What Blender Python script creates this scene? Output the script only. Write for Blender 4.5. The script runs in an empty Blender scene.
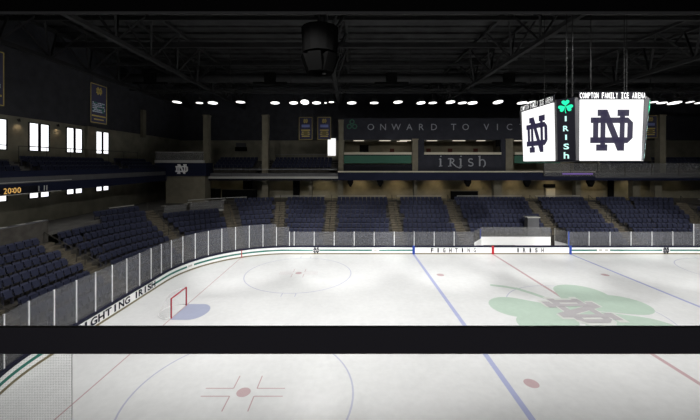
import bpy, bmesh, math, random
from mathutils import Vector, Matrix
random.seed(7)
PI = math.pi
scn = bpy.context.scene
C = scn.collection

# ------------------------------------------------------------ camera, world, lights, exposure
HC = 9.53            # eye height above the ice
FP = 333.0           # focal length in pixels of the 700 px wide frame
VX, VY = 349.0, 164.0
cam_d = bpy.data.cameras.new('camera')
cam = bpy.data.objects.new('camera', cam_d); C.objects.link(cam)
cam.location = (0, 0, HC); cam.rotation_euler = (PI / 2, 0, 0)
cam_d.sensor_width = 36.0; cam_d.lens = 36.0 * FP / 700.0
cam_d.shift_x = (350 - VX) / 700.0; cam_d.shift_y = -(210 - VY) / 700.0
cam_d.clip_start = 0.05; cam_d.clip_end = 300
scn.camera = cam
scn.view_settings.view_transform = 'Standard'
scn.view_settings.look = 'None'
scn.view_settings.gamma = 1.0
scn.view_settings.exposure = 0.1
w = bpy.data.worlds.new('arena_dark'); scn.world = w; w.use_nodes = True
w.node_tree.nodes['Background'].inputs[0].default_value = (0.55, 0.6, 0.75, 1)
w.node_tree.nodes['Background'].inputs[1].default_value = 0.012
RINK_W = 2650.0      # watts of each unseen lamp added over the ice
BOARD_W = 24000.0  # watts of the lamps added to brighten the boards
ROW_W = 560.0        # watts of each lamp in the row over the far boards
scn.cycles.max_bounces = 8
scn.cycles.transparent_max_bounces = 16
scn.cycles.sample_clamp_indirect = 3.0
scn.cycles.use_denoising = True

def px(x, D): return (x - VX) * D / FP
def pz(y, D): return HC - (y - VY) * D / FP

# ------------------------------------------------------------ materials
MATS = {}
def mat(name, col, rough=0.6, var=0.0, scale=3.0, metal=0.0, spec=0.2, emit=None, strength=0.0, bump=0.0):
    if name in MATS: return MATS[name]
    m = bpy.data.materials.new(name); m.use_nodes = True
    nt = m.node_tree; b = nt.nodes['Principled BSDF']
    b.inputs['Roughness'].default_value = rough
    b.inputs['Metallic'].default_value = metal
    b.inputs['Specular IOR Level'].default_value = spec
    b.inputs['Base Color'].default_value = (*col, 1)
    if var or bump:
        tc = nt.nodes.new('ShaderNodeTexCoord'); nz = nt.nodes.new('ShaderNodeTexNoise')
        nz.inputs['Scale'].default_value = scale; nz.inputs['Detail'].default_value = 5
        nt.links.new(tc.outputs['Object'], nz.inputs['Vector'])
        if var:
            r = nt.nodes.new('ShaderNodeValToRGB')
            r.color_ramp.elements[0].position = 0.3; r.color_ramp.elements[1].position = 0.7
            r.color_ramp.elements[0].color = (*[c * (1 - var) for c in col], 1)
            r.color_ramp.elements[1].color = (*[min(1, c * (1 + var)) for c in col], 1)
            nt.links.new(nz.outputs['Fac'], r.inputs['Fac']); nt.links.new(r.outputs['Color'], b.inputs['Base Color'])
        if bump:
            bp = nt.nodes.new('ShaderNodeBump'); bp.inputs['Strength'].default_value = bump
            nt.links.new(nz.outputs['Fac'], bp.inputs['Height']); nt.links.new(bp.outputs['Normal'], b.inputs['Normal'])
    if emit:
        b.inputs['Emission Color'].default_value = (*emit, 1)
        b.inputs['Emission Strength'].default_value = strength
    MATS[name] = m
    return m

def ice_mat(name, col, var=0.03):
    """frozen surface: paint under clear ice, softly mottled, glossy at low angles"""
    m = bpy.data.materials.new(name); m.use_nodes = True
    nt = m.node_tree; b = nt.nodes['Principled BSDF']
    tc = nt.nodes.new('ShaderNodeTexCoord')
    n1 = nt.nodes.new('ShaderNodeTexNoise'); n1.inputs['Scale'].default_value = 0.45; n1.inputs['Detail'].default_value = 8; n1.inputs['Roughness'].default_value = 0.65
    n2 = nt.nodes.new('ShaderNodeTexNoise'); n2.inputs['Scale'].default_value = 3.2; n2.inputs['Detail'].default_value = 6
    mx = nt.nodes.new('ShaderNodeMix'); mx.data_type = 'FLOAT'; mx.inputs[0].default_value = 0.4
    r = nt.nodes.new('ShaderNodeValToRGB')
    r.color_ramp.elements[0].position = 0.35; r.color_ramp.elements[1].position = 0.65
    r.color_ramp.elements[0].color = (*[c * (1 - var) for c in col], 1)
    r.color_ramp.elements[1].color = (*[min(1, c * (1 + var)) for c in col], 1)
    for n in (n1, n2): nt.links.new(tc.outputs['Object'], n.inputs['Vector'])
    nt.links.new(n1.outputs['Fac'], mx.inputs[2]); nt.links.new(n2.outputs['Fac'], mx.inputs[3])
    nt.links.new(mx.outputs[0], r.inputs['Fac']); nt.links.new(r.outputs['Color'], b.inputs['Base Color'])
    b.inputs['Roughness'].default_value = 0.22
    b.inputs['IOR'].default_value = 1.33
    b.inputs['Specular IOR Level'].default_value = 0.5
    MATS[name] = m
    return m

def veil_mat(name, col, alpha, rough=0.15):
    """scuffed clear acrylic: mostly see-through, a little light scattered on its surface"""
    m = bpy.data.materials.new(name); m.use_nodes = True
    nt = m.node_tree; nt.nodes.remove(nt.nodes['Principled BSDF'])
    out = nt.nodes['Material Output']
    tr = nt.nodes.new('ShaderNodeBsdfTransparent'); d = nt.nodes.new('ShaderNodeBsdfDiffuse')
    d.inputs[0].default_value = (*col, 1)
    tl = nt.nodes.new('ShaderNodeBsdfTranslucent'); tl.inputs[0].default_value = (*col, 1)
    a = nt.nodes.new('ShaderNodeMixShader'); a.inputs[0].default_value = 0.4
    mx = nt.nodes.new('ShaderNodeMixShader'); mx.inputs[0].default_value = alpha
    nt.links.new(d.outputs[0], a.inputs[1]); nt.links.new(tl.outputs[0], a.inputs[2])
    nt.links.new(tr.outputs[0], mx.inputs[1]); nt.links.new(a.outputs[0], mx.inputs[2])
    nt.links.new(mx.outputs[0], out.inputs['Surface'])
    MATS[name] = m
    return m

ICE = ice_mat('ice', (0.735, 0.74, 0.735), 0.06)
ICE_RED = ice_mat('ice_red', (0.55, 0.40, 0.41))
ICE_DOT = ice_mat('ice_dot', (0.54, 0.40, 0.41))
ICE_BLUE = ice_mat('ice_blue', (0.42, 0.45, 0.66))
ICE_RING = ice_mat('ice_ring', (0.50, 0.51, 0.62))
ICE_CREASE = ice_mat('ice_crease', (0.40, 0.43, 0.56))
ICE_GREEN = ice_mat('ice_green', (0.485, 0.60, 0.51), 0.05)
ICE_PINK = ice_mat('ice_pink', (0.46, 0.44, 0.45), 0.05)
ICE_WHITE = ice_mat('ice_white', (0.66, 0.68, 0.64), 0.03)
WHITE = mat('board_white', (0.93, 0.93, 0.92), 0.35)
CAP = mat('board_cap', (0.012, 0.013, 0.03), 0.8, spec=.2)
TEAL = mat('board_teal', (0.02, 0.17, 0.13), 0.5)
GOLDK = mat('board_gold', (0.20, 0.17, 0.10), 0.5)
INK = mat('board_ink', (0.015, 0.018, 0.03), 0.9, spec=0)
REDP = mat('board_red', (0.45, 0.02, 0.03), 0.5)
BLUEP = mat('board_blue', (0.02, 0.06, 0.35), 0.5)
GREYP = mat('sponsor_grey', (0.55, 0.55, 0.52), 0.5)
GLASS = veil_mat('rink_acrylic', (0.30, 0.305, 0.325), 0.34)
GLASS2 = veil_mat('deck_glass', (0.4, 0.4, 0.4), 0.33)
STAN = mat('stanchion_metal', (0.75, 0.75, 0.76), 0.4)
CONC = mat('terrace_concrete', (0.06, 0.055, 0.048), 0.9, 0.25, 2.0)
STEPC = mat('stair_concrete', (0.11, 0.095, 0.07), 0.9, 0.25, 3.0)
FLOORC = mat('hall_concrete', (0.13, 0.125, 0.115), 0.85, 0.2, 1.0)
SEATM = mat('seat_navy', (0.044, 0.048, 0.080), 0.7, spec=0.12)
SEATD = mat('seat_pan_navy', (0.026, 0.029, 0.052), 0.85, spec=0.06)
SEATL = mat('seat_grey', (0.05, 0.05, 0.065), 0.5)
RAILM = mat('rail_dark', (0.05, 0.047, 0.04), 0.5)
RAILL = mat('rail_pale', (0.42, 0.41, 0.38), 0.5)
BEIGE = mat('wall_beige', (0.24, 0.21, 0.145), 0.9, 0.18, 0.9)
BEIGED = mat('wall_brown', (0.25, 0.235, 0.18), 0.9, 0.2, 0.8)
COLM = mat('column_beige', (0.21, 0.19, 0.14), 0.9, 0.12, 1.5)
NAVYW = mat('wall_navy', (0.036, 0.037, 0.048), 0.85, 0.15, 1.2)
UPW = mat('wall_upper_grey', (0.062, 0.063, 0.072), 0.9, 0.15, 1.2)
NAVYF = mat('fascia_navy', (0.010, 0.013, 0.035), 0.7)
GREYF = mat('fascia_grey', (0.10, 0.10, 0.105), 0.7, 0.1, 1.0)
LEDGE = mat('ledge_pale', (0.62, 0.57, 0.45), 0.6)
GREENB = mat('banner_green', (0.055, 0.15, 0.105), 0.8)
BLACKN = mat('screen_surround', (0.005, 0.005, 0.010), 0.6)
ROOF = mat('roof_deck', (0.036, 0.036, 0.037), 0.9, 0.3, 0.8)
STEEL = mat('roof_steel', (0.03, 0.03, 0.031), 0.7, 0.15, 1.0)
BLACK = mat('matt_black', (0.006, 0.006, 0.006), 0.9, spec=0.05)
CLUST = mat('cluster_black', (0.003, 0.003, 0.003), 1.0, spec=0.0)
GREYL = mat('sign_grey', (0.36, 0.37, 0.40), 0.6)
LAMPE = mat('lamp_lens', (0.9, 0.9, 0.9), 0.5, emit=(1, 0.99, 0.96), strength=1.6)
WINE = mat('window_daylight', (0.8, 0.8, 0.8), 0.5, emit=(0.97, 0.98, 1.0), strength=1.4)
PANELE = mat('ceiling_panel_light', (0.8, 0.8, 0.8), 0.5, emit=(1.0, 0.88, 0.70), strength=.6)
SCREENW = mat('screen_white', (0.02, 0.02, 0.02), 0.3, emit=(1, 1, 1), strength=1.15)
SCREENN = mat('screen_navy', (0.02, 0.02, 0.02), 0.3, emit=(0.022, 0.018, 0.05), strength=1.0)
SIGNW = mat('sign_letters_white', (0.8, 0.8, 0.8), 0.5, emit=(1, 1, 0.98), strength=0.7)
NEONG = mat('neon_green', (0.02, 0.2, 0.1), 0.5, emit=(0.0, 0.86, 0.42), strength=1.0)
NEONW = mat('neon_pale', (0.2, 0.3, 0.3), 0.5, emit=(0.55, 0.95, 0.85), strength=0.9)
LEDO = mat('led_amber', (0.2, 0.1, 0.0), 0.5, emit=(0.85, 0.50, 0.16), strength=0.7)
LEDP = mat('led_purple', (0.1, 0.05, 0.2), 0.5, emit=(0.20, 0.12, 0.42), strength=0.8)
GOLD = mat('banner_gold', (0.42, 0.33, 0.10), 0.7)
BNAVY = mat('banner_navy', (0.045, 0.045, 0.085), 0.8)
BPALE = mat('banner_pale', (0.45, 0.52, 0.62), 0.8)
BBLUE = mat('banner_blue', (0.16, 0.20, 0.45), 0.8)
GOALR = mat('goal_red', (0.36, 0.03, 0.045), 0.4)
NETW = mat('net_white', (0.85, 0.85, 0.85), 0.8)
FRAMEB = mat('rail_black', (0.12, 0.115, 0.135), 0.8)
FRAMEL = mat('rail_edge', (0.035, 0.035, 0.032), 0.5)

# ------------------------------------------------------------ mesh helpers
class MB:
    def __init__(s): s.v = []; s.f = []; s.m = []; s.ms = []
    def _mi(s, m):
        if m not in s.ms: s.ms.append(m)
        return s.ms.index(m)
    def face(s, pts, m):
        n = len(s.v); s.v += [tuple(p) for p in pts]; s.f.append(list(range(n, n + len(pts)))); s.m.append(s._mi(m))
    def prism(s, pts, dirv, m):
        """closed prism: polygon pts swept along dirv"""
        n = len(s.v); k = len(pts); d = Vector(dirv)
        s.v += [tuple(p) for p in pts] + [tuple(Vector(p) + d) for p in pts]
        mi = s._mi(m)
        s.f.append(list(range(n, n + k))); s.f.append(list(range(n + 2 * k - 1, n + k - 1, -1)))
        for i in range(k):
            j = (i + 1) % k
            s.f.append([n + i, n + k + i, n + k + j, n + j])
        s.m += [mi] * (k + 2)
    def box(s, x0, x1, y0, y1, z0, z1, m):
        s.prism([(x0, y0, z0), (x1, y0, z0), (x1, y1, z0), (x0, y1, z0)], (0, 0, z1 - z0), m)
    def bar(s, a, b, w, m, h=None):
        a = Vector(a); b = Vector(b); d = b - a
        if d.length < 1e-6: return
        h = h or w
        up = Vector((0, 0, 1)) if abs(d.normalized().z) < 0.95 else Vector((1, 0, 0))
        u = d.cross(up).normalized() * (w / 2); v = u.cross(d).normalized() * (h / 2)
        s.prism([a - u - v, a + u - v, a + u + v, a - u + v], d, m)
    def tube(s, a, b, r, m, n=8, r2=None):
        a = Vector(a); b = Vector(b); d = (b - a)
        r2 = r if r2 is None else r2
        up = Vector((0, 0, 1)) if abs(d.normalized().z) < 0.95 else Vector((1, 0, 0))
        u = d.cross(up).normalized(); v = u.cross(d).normalized()
        k = len(s.v); mi = s._mi(m)
        for (c, rr) in ((a, r), (b, r2)):
            for i in range(n):
                t = 2 * PI * i / n
                s.v.append(tuple(c + u * (rr * math.cos(t)) + v * (rr * math.sin(t))))
        for i in range(n):
            j = (i + 1) % n
            s.f.append([k + i, k + j, k + n + j, k + n + i]); s.m.append(mi)
        s.f.append([k + i for i in range(n)][::-1]); s.f.append([k + n + i for i in range(n)]); s.m += [mi, mi]
    def strip(s, pa, pb, m):
        """ribbon of quads between two polylines"""
        n = len(s.v); mi = s._mi(m)
        for a, b in zip(pa, pb): s.v.append(tuple(a)); s.v.append(tuple(b))
        for i in range(len(pa) - 1):
            s.f.append([n + 2 * i, n + 2 * i + 1, n + 2 * i + 3, n + 2 * i + 2]); s.m.append(mi)
    def sweep(s, loops, m, closed_profile=True):
        """join successive cross-section loops, cap the ends"""
        n = len(s.v); k = len(loops[0]); mi = s._mi(m)
        for L in loops: s.v += [tuple(p) for p in L]
        for i in range(len(loops) - 1):
            for j in range(k):
                j2 = (j + 1) % k
                s.f.append([n + i * k + j, n + (i + 1) * k + j, n + (i + 1) * k + j2, n + i * k + j2]); s.m.append(mi)
        s.f.append([n + j for j in range(k)][::-1]); s.f.append([n + (len(loops) - 1) * k + j for j in range(k)]); s.m += [mi, mi]
    def add_mesh(s, me, fn, m):
        n = len(s.v); mi = s._mi(m)
        s.v += [tuple(fn(v.co)) for v in me.vertices]
        for p in me.polygons: s.f.append([n + i for i in p.vertices]); s.m.append(mi)
    def mesh(s, name, origin=(0, 0, 0), fix=True):
        me = bpy.data.meshes.new(name)
        o = Vector(origin)
        me.from_pydata([tuple(Vector(v) - o) for v in s.v], [], s.f)
        for m in s.ms: me.materials.append(m)
        me.polygons.foreach_set('material_index', s.m)
        if fix:
            bm = bmesh.new(); bm.from_mesh(me); bmesh.ops.recalc_face_normals(bm, faces=bm.faces); bm.to_mesh(me); bm.free()
        me.update(); return me
    def build(s, name, parent=None, origin=(0, 0, 0), fix=True):
        o = bpy.data.objects.new(name, s.mesh(name, origin, fix)); C.objects.link(o)
        if parent: o.parent = parent
        else: o.location = origin
        return o

def tag(o, label=None, cat=None, group=None, kind=None):
    if label: o['label'] = label
    if cat: o['category'] = cat
    if group: o['group'] = group
    if kind: o['kind'] = kind
    return o
def thing(name, loc, label, cat, group=None, rz=0):
    o = bpy.data.objects.new(name, None); C.objects.link(o); o.location = loc; o.rotation_euler.z = rz
    o.empty_display_size = 0.2
    return tag(o, label, cat, group)
def structure(mb, name, **k):
    return tag(mb.build(name, **k), kind='structure')

_txt = {}
def text_mesh(s, bold=0.0, shear=0.0):
    key = (s, bold, shear)
    if key in _txt: return _txt[key]
    cu = bpy.data.curves.new('lettering', 'FONT'); cu.body = s; cu.size = 1.0
    cu.offset = bold; cu.shear = shear; cu.align_x = 'CENTER'; cu.resolution_u = 3
    o = bpy.data.objects.new('lettering', cu); C.objects.link(o)
    bpy.context.view_layer.update()
    me = bpy.data.meshes.new_from_object(o.evaluated_get(bpy.context.evaluated_depsgraph_get()))
    bpy.data.objects.remove(o)
    _txt[key] = me
    return me
def put_letter(mb, ch, pos, ux, uy, wdt, hgt, m, bold=0.0, shear=0.0):
    """one glyph centred on pos (its baseline), stretched to wdt x hgt"""
    me = text_mesh(ch, bold, shear)
    xs = [v.co.x for v in me.vertices]; ys = [v.co.y for v in me.vertices]
    if not xs: return
    cx = (min(xs) + max(xs)) / 2; y0 = min(ys); sy = hgt / (max(ys) - y0)
    sx = min(wdt / (max(xs) - min(xs)), sy * 1.6) if wdt else sy
    p = Vector(pos); ux = Vector(ux); uy = Vector(uy)
    mb.add_mesh(me, lambda c: p + ux * ((c.x - cx) * sx) + uy * ((c.y - y0) * sy), m)

# interlocking monogram outline, unit = its own height, centred
def nd_polys():
    c = lambda x, y: ((x - 611.2) / 40.4, -(y - 130.2) / 40.4)
    P = []
    R = lambda x0, y0, x1, y1: P.append([c(x0, y0), c(x1, y0), c(x1, y1), c(x0, y1)])
    R(590.3, 117.7, 627.3, 123.2); R(590.0, 137.2, 627.0, 143.0)        # D bars
    R(592.7, 117.7, 598.0, 143.0)                                        # D left stem
    P.append([c(627.2, 117.7), c(632.1, 122.6), c(632.1, 138.0), c(627.0, 143.0), c(626.6, 137.2), c(626.6, 123.2)])
    R(597.0, 110.0, 606.6, 116.3); R(616.5, 110.0, 628.0, 116.3)        # N serifs
    R(596.0, 144.3, 607.2, 150.5)
    R(600.0, 112.0, 605.0, 148.0); R(619.0, 112.0, 624.0, 150.5)        # N stems
    P.append([c(600.0, 110.0), c(606.6, 110.0), c(623.8, 150.5), c(617.2, 150.5)])
    return P
ND = nd_polys()
def put_nd(mb, pos, ux, uy, size, m):
    p = Vector(pos); ux = Vector(ux); uy = Vector(uy)
    nn = ux.cross(uy).normalized()
    if nn.z < -.5: nn = -nn
    for i, poly in enumerate(ND): mb.face([p + nn * (.0015 * i) + ux * (x * size) + uy * (y * size) for x, y in poly], m)
def clover(mb, pos, ux, uy, r, m, dirs, stem, n=18, wid=1.0):
    """three heart-shaped leaves and a bent stem"""
    p = Vector(pos); ux = Vector(ux); uy = Vector(uy)
    W = lambda x, y: p + ux * x + uy * y
    for a in dirs:
        a = math.radians(a)
        ex = Vector((math.cos(a), math.sin(a))); ey = Vector((-ex.y, ex.x))
        pts = []
        for i in range(2 * n):
            t = 2 * PI * i / (2 * n)
            # heart: tip at the centre, cleft outwards
            hx = 16 * math.sin(t) ** 3; hy = 13 * math.cos(t) - 5 * math.cos(2 * t) - 2 * math.cos(3 * t) - math.cos(4 * t)
            q = ex * ((hy + 17) / 29 * r) + ey * (hx / 17 * r * 0.56 * wid)
            pts.append(W(q.x, q.y))
        k = len(pts); mb.face(pts, m)
    a = math.radians(stem); L = r * 1.12
    prev = None; A = []; B = []
    for i in range(9):
        t = i / 8; b = a + 0.25 * (t - 0.3)
        q = Vector((math.cos(b), math.sin(b))) * (L * t); nn = Vector((-math.sin(b), math.cos(b))) * r * 0.035 * (0.7 + t)
        A.append(W(q.x + nn.x, q.y + nn.y)); B.append(W(q.x - nn.x, q.y - nn.y))
    mb.strip(A, B, m)

# ------------------------------------------------------------ rink outline
RX0, RX1, RY0, RY1, RR = -14.80, 45.0, 7.8, 35.2, 8.5
SL = RY1 - RR - (RY0 + RR)                # straight part of an end
AL = RR * PI / 2
FL = (RX1 - RR) - (RX0 + RR)
# path: starts on the left end at the near corner, goes far, right, then back
T_A, T_B, T_C, T_D = SL, SL + AL, SL + AL + FL, SL + 2 * AL + FL
T_E = T_D + SL; T_F = T_E + AL; T_G = T_F + FL; T_H = T_G + AL
def path(t, d=0.0):
    """point and outward normal at arclength t of the board line, pushed out by d"""
    t = t % T_H if (t > T_H) else t
    if t < 0:
        a = PI - t / -RR  # near left corner, running backwards
        a = PI + (-t) / RR
        n = Vector((math.cos(a), math.sin(a))); c = Vector((RX0 + RR, RY0 + RR)); return c + n * (RR + d), n
    if t <= T_A: return Vector((RX0 - d, RY0 + RR + t)), Vector((-1, 0))
    if t <= T_B:
        a = PI - (t - T_A) / RR; n = Vector((math.cos(a), math.sin(a))); return Vector((RX0 + RR, RY1 - RR)) + n * (RR + d), n
    if t <= T_C: return Vector((RX0 + RR + t - T_B, RY1 + d)), Vector((0, 1))
    if t <= T_D:
        a = PI / 2 - (t - T_C) / RR; n = Vector((math.cos(a), math.sin(a))); return Vector((RX1 - RR, RY1 - RR)) + n * (RR + d), n
    if t <= T_E: return Vector((RX1 + d, RY1 - RR - (t - T_D))), Vector((1, 0))
    if t <= T_F:
        a = -(t - T_E) / RR; n = Vector((math.cos(a), math.sin(a))); return Vector((RX1 - RR, RY0 + RR)) + n * (RR + d), n
    if t <= T_G: return Vector((RX1 - RR - (t - T_F), RY0 - d)), Vector((0, -1))
    a = -PI / 2 - (t - T_G) / RR; n = Vector((math.cos(a), math.sin(a))); return Vector((RX0 + RR, RY0 + RR)) + n * (RR + d), n
def P3(t, d, z):
    p, _ = path(t, d); return Vector((p.x, p.y, z))
def ts(t0, t1, step=0.5):
    n = max(1, int(math.ceil((t1 - t0) / step))); base = [t0 + (t1 - t0) * i / n for i in range(n + 1)]
    return base
def t_of_px(x, t0=-8.0, t1=T_D, d=0.0):
    """board arclength seen at picture column x"""
    best = min((abs(VX + FP * path(t, d)[0].x / path(t, d)[0].y - x), t) for t in [t0 + (t1 - t0) * i / 4000 for i in range(4001)] if path(t, d)[0].y > 5)
    return best[1]

# ------------------------------------------------------------ setting: floors
mb = MB()
lo = [P3(t, 0.0, 0.0) for t in ts(0, T_H, 0.6)][:-1]
mb.face(lo, ICE)
ice = structure(mb, 'floor_ice', fix=False)
if ice.data.polygons[0].normal.z < 0: ice.data.flip_normals()
mb = MB()
mb.box(-30.5, 62, -3, 58, -0.35, -0.02, FLOORC)
structure(mb, 'floor')

ZM = 0.004
def flat(name, mbx, z=ZM, label=None):
    o = mbx.build(name, ice, fix=False)
    me = o.data
    for p in me.polygons:
        if p.normal.z < 0: p.flip()
    if label: o['label'] = label
    return o
def rect(mbx, x0, x1, y0, y1, m, z=ZM): mbx.face([(x0, y0, z), (x1, y0, z), (x1, y1, z), (x0, y1, z)], m)
def ring(mbx, cx, cy, r, wd, m, z=ZM, n=72, a0=0, a1=2 * PI):
    A = [(cx + (r - wd / 2) * math.cos(a0 + (a1 - a0) * i / n), cy + (r - wd / 2) * math.sin(a0 + (a1 - a0) * i / n), z) for i in range(n + 1)]
    B = [(cx + (r + wd / 2) * math.cos(a0 + (a1 - a0) * i / n), cy + (r + wd / 2) * math.sin(a0 + (a1 - a0) * i / n), z) for i in range(n + 1)]
    mbx.strip(A, B, m)
def disc(mbx, cx, cy, r, m, z=ZM, n=28):
    mbx.face([(cx + r * math.cos(2 * PI * i / n), cy + r * math.sin(2 * PI * i / n), z) for i in range(n)], m)

XB1, XC, XB2, YC = 6.83, 15.2, 23.4, 21.5
XG = -10.97
for X in (XB1, XB2):
    m_ = MB(); rect(m_, X - .13, X + .13, RY0 + .05, RY1 - .03, ICE_BLUE); flat('blue_line', m_, label='wide pale blue line across the ice')
m_ = MB(); rect(m_, XC - .12, XC + .12, RY0 + .05, RY1 - .03, ICE_RED, 0.003); flat('centre_line', m_, label='faded red line across centre ice')
for X, s in ((XG, -1), (2 * XC - XG, 1)):
    q = math.sqrt(max(0, RR ** 2 - (RR - (X - RX0 if s < 0 else RX1 - X)) ** 2))
    m_ = MB(); rect(m_, X - .035, X + .035, RY0 + RR - q + .05, RY1 - RR + q - .05, ICE_RED); flat('goal_line', m_, label='thin faded red goal line')
def faceoff(cx, cy, inner=True):
    m_ = MB(); ring(m_, cx, cy, 4.57, 0.075, ICE_RING)
    for sy in (-1, 1):
        for sx in (-1, 1): rect(m_, cx + sx * .5 - .03, cx + sx * .5 + .03, cy + sy * 4.57, cy + sy * 5.2, ICE_RING)
    flat('faceoff_circle', m_, label='thin pale blue circle round a red dot')
    m_ = MB(); disc(m_, cx, cy, .29, ICE_DOT); flat('faceoff_dot', m_, label='faded red spot')
    m_ = MB(); wd = .05
    for sx in (-1, 1):
        for sy in (-1, 1):
            a, b = sorted((cx + sx * .5, cx + sx * 1.68)); rect(m_, a, b, cy + sy * .24 - wd / 2, cy + sy * .24 + wd / 2, ICE_RED)
            a, b = sorted((cy + sy * .24, cy + sy * 1.08)); rect(m_, cx + sx * .5 - wd / 2, cx + sx * .5 + wd / 2, a, b, ICE_RED)
    flat('faceoff_marks', m_, label='four faded red L shaped marks')
for cx, cy in ((-4.4, 29.1), (-4.4, 13.9), (34.8, 29.1), (34.8, 13.9)): faceoff(cx, cy)
for cx, cy in ((7.85, 28.6), (22.0, 28.6), (7.92, 14.46), (22.4, 14.46)):
    m_ = MB(); disc(m_, cx, cy, .31, ICE_DOT, 0.0055); flat('faceoff_dot', m_, label='faded red spot')
m_ = MB(); ring(m_, XC, YC, 4.57, .06, ICE_RING, 0.0045); flat('centre_circle', m_, label='very faint circle at centre ice')
m_ = MB()
def hull_leaf(lobes, tip, z):
    import itertools
    pts = [(cx + r * math.cos(2 * PI * i / 28), cy + r * math.sin(2 * PI * i / 28)) for cx, cy, r in lobes for i in range(28)]
    for q_, (cx, cy, r) in enumerate(lobes):
        z += .0015
        m_.face([(cx + r * math.cos(2 * PI * i / 28), cy + r * math.sin(2 * PI * i / 28), z) for i in range(28)], ICE_GREEN)
        d = Vector((cx - tip[0], cy - tip[1])); L = d.length; a = math.asin(min(.99, r / L)); t = math.sqrt(L * L - r * r); b0 = math.atan2(d.y, d.x)
        m_.face([(tip[0], tip[1], z + .0007)] + [(tip[0] + t * math.cos(b0 + s_ * a), tip[1] + t * math.sin(b0 + s_ * a), z + .0007) for s_ in (-1, 1)], ICE_GREEN)
    (ax, ay, ar), (bx, by, br) = lobes
    m_.face([(tip[0], tip[1], z + .0016), (ax, ay, z + .0016), ((ax + bx) / 2 + ((ax + bx) / 2 - tip[0]) * .22, (ay + by) / 2 + ((ay + by) / 2 - tip[1]) * .22, z + .0016), (bx, by, z + .0016)], ICE_GREEN)
hull_leaf(((17.1, 24.55, 1.75), (18.6, 22.6, 1.6)), (14.6, 21.9), .005)
hull_leaf(((11.05, 22.25, 1.6), (11.7, 19.65, 1.65)), (14.9, 21.8), .0055)
hull_leaf(((17.6, 19.2, 1.65), (15.2, 18.45, 1.6)), (15.0, 21.9), .006)
sp = [(11.3, 26.15), (12.1, 25.85), (12.85, 25.4), (13.5, 24.5), (14.1, 23.4), (14.8, 22.0)]
for si, ((xa, ya), (xb, yb)) in enumerate(zip(sp, sp[1:])):
    zs = .0065 + .0008 * si
    d = Vector((xb - xa, yb - ya)).normalized() * .2
    m_.face([(xa - d.y - d.x, ya + d.x - d.y, zs), (xb - d.y + d.x, yb + d.x + d.y, zs), (xb + d.y + d.x, yb - d.x + d.y, zs), (xa + d.y - d.x, ya - d.x - d.y, zs)], ICE_GREEN)
flat('shamrock', m_, label='large pale green shamrock painted in the ice')
m_ = MB()
put_nd(m_, (XC - .2, YC + .2, 0.012), (0, -1.1, 0), (1, 0, 0), 3.75, ICE_WHITE)
put_nd(m_, (XC - .2, YC + .2, 0.026), (0, -1, 0), (1, 0, 0), 3.45, ICE_PINK)
flat('monogram', m_, label='faded mauve interlocking N and D on the shamrock')
for s, X in ((1, XG), (-1, 2 * XC - XG)):
    m_ = MB(); pts = [(X + s * .04, YC - 1.15, 0.0045)]
    for i in range(17):
        a = -PI / 2 + PI * i / 16
        pts.append((X + s * (1.05 + .85 * math.cos(a)), YC + 1.15 * math.sin(a), 0.0045))
    pts.append((X + s * .04, YC + 1.15, 0.0045)); m_.face(pts, ICE_CREASE)
    flat('goal_crease', m_, label='pale blue goal crease')

# ------------------------------------------------------------ boards
BH = 0.86
boards = thing('dasher_boards', (0, 0, 0), 'white rink boards with navy top rail and teal stripe round the ice', 'rink boards')
def board_band(d0, d1, z0, z1, t0, t1, m, name, label=None, step=0.45, closed=False):
    b = MB()
    loops = [[P3(t, d0, z0), P3(t, d1, z0), P3(t, d1, z1), P3(t, d0, z1)] for t in ts(t0, t1, step)]
    b.sweep(loops, m)
    o = b.build(name, boards)
    if label: o['label'] = label
    return o
board_band(0.0, 0.14, 0.0, BH - .14, 0, T_H, WHITE, 'panel_face', 'white panels')
board_band(-0.03, 0.17, BH - .14, BH + .03, 0, T_H, CAP, 'top_rail', 'navy top rail')
board_band(-0.02, 0.0, 0.0, 0.12, 0, T_H, GOLDK, 'kick_strip', 'dull gold kick strip')
def tpx(x): return t_of_px(x)
tb1, tc, tb2 = T_B + XB1 - (RX0 + RR), T_B + XC - (RX0 + RR), T_B + XB2 - (RX0 + RR)
for a, b in ((-7.5, 0.35), (tpx(153), tpx(187)), (tpx(194), tpx(313)), (tpx(319.5), tpx(372)), (tpx(379), tb1 - .12), (tb2 + .12, tpx(597)), (tpx(610), tpx(662)), (tpx(670), T_D - 4)):
    board_band(-0.012, 0.0, 0.34, 0.49, a, b, TEAL, 'teal_stripe', 'teal stripe')
for t, m, n in ((tb1, BLUEP, 'blue_marker'), (tb2, BLUEP, 'blue_marker'), (tc, REDP, 'red_marker')):
    board_band(-0.05, 0.0, 0.0, BH + .04, t - .12, t + .12, m, n)
board_band(-0.045, 0.0, 0.0, BH - .09, tpx(241.6) - .04, tpx(241.6) + .04, REDP, 'red_marker')
def board_text(s, t_centers, hgt, wdt, z, name, shear=0.0):
    b = MB()
    for ch, t in zip(s, t_centers):
        p, n = path(t, -0.03); ux = Vector((-n.y, n.x, 0)); ux = -ux
        put_letter(b, ch, (p.x, p.y, z), ux, (0, 0, 1), wdt, hgt, INK, 0.03, shear)
    return b.build(name, boards, fix=False)
word = [x for x in 'FIGHTING']
board_text('FIGHTING', [t_of_px(432 + 6.1 * i) for i in range(8)], .44, .26, .20, 'lettering')['label'] = 'navy letters spelling FIGHTING'
board_text('IRISH', [t_of_px(518 + 6.1 * i) for i in range(5)], .44, .26, .20, 'lettering')['label'] = 'navy letters spelling IRISH'
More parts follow.
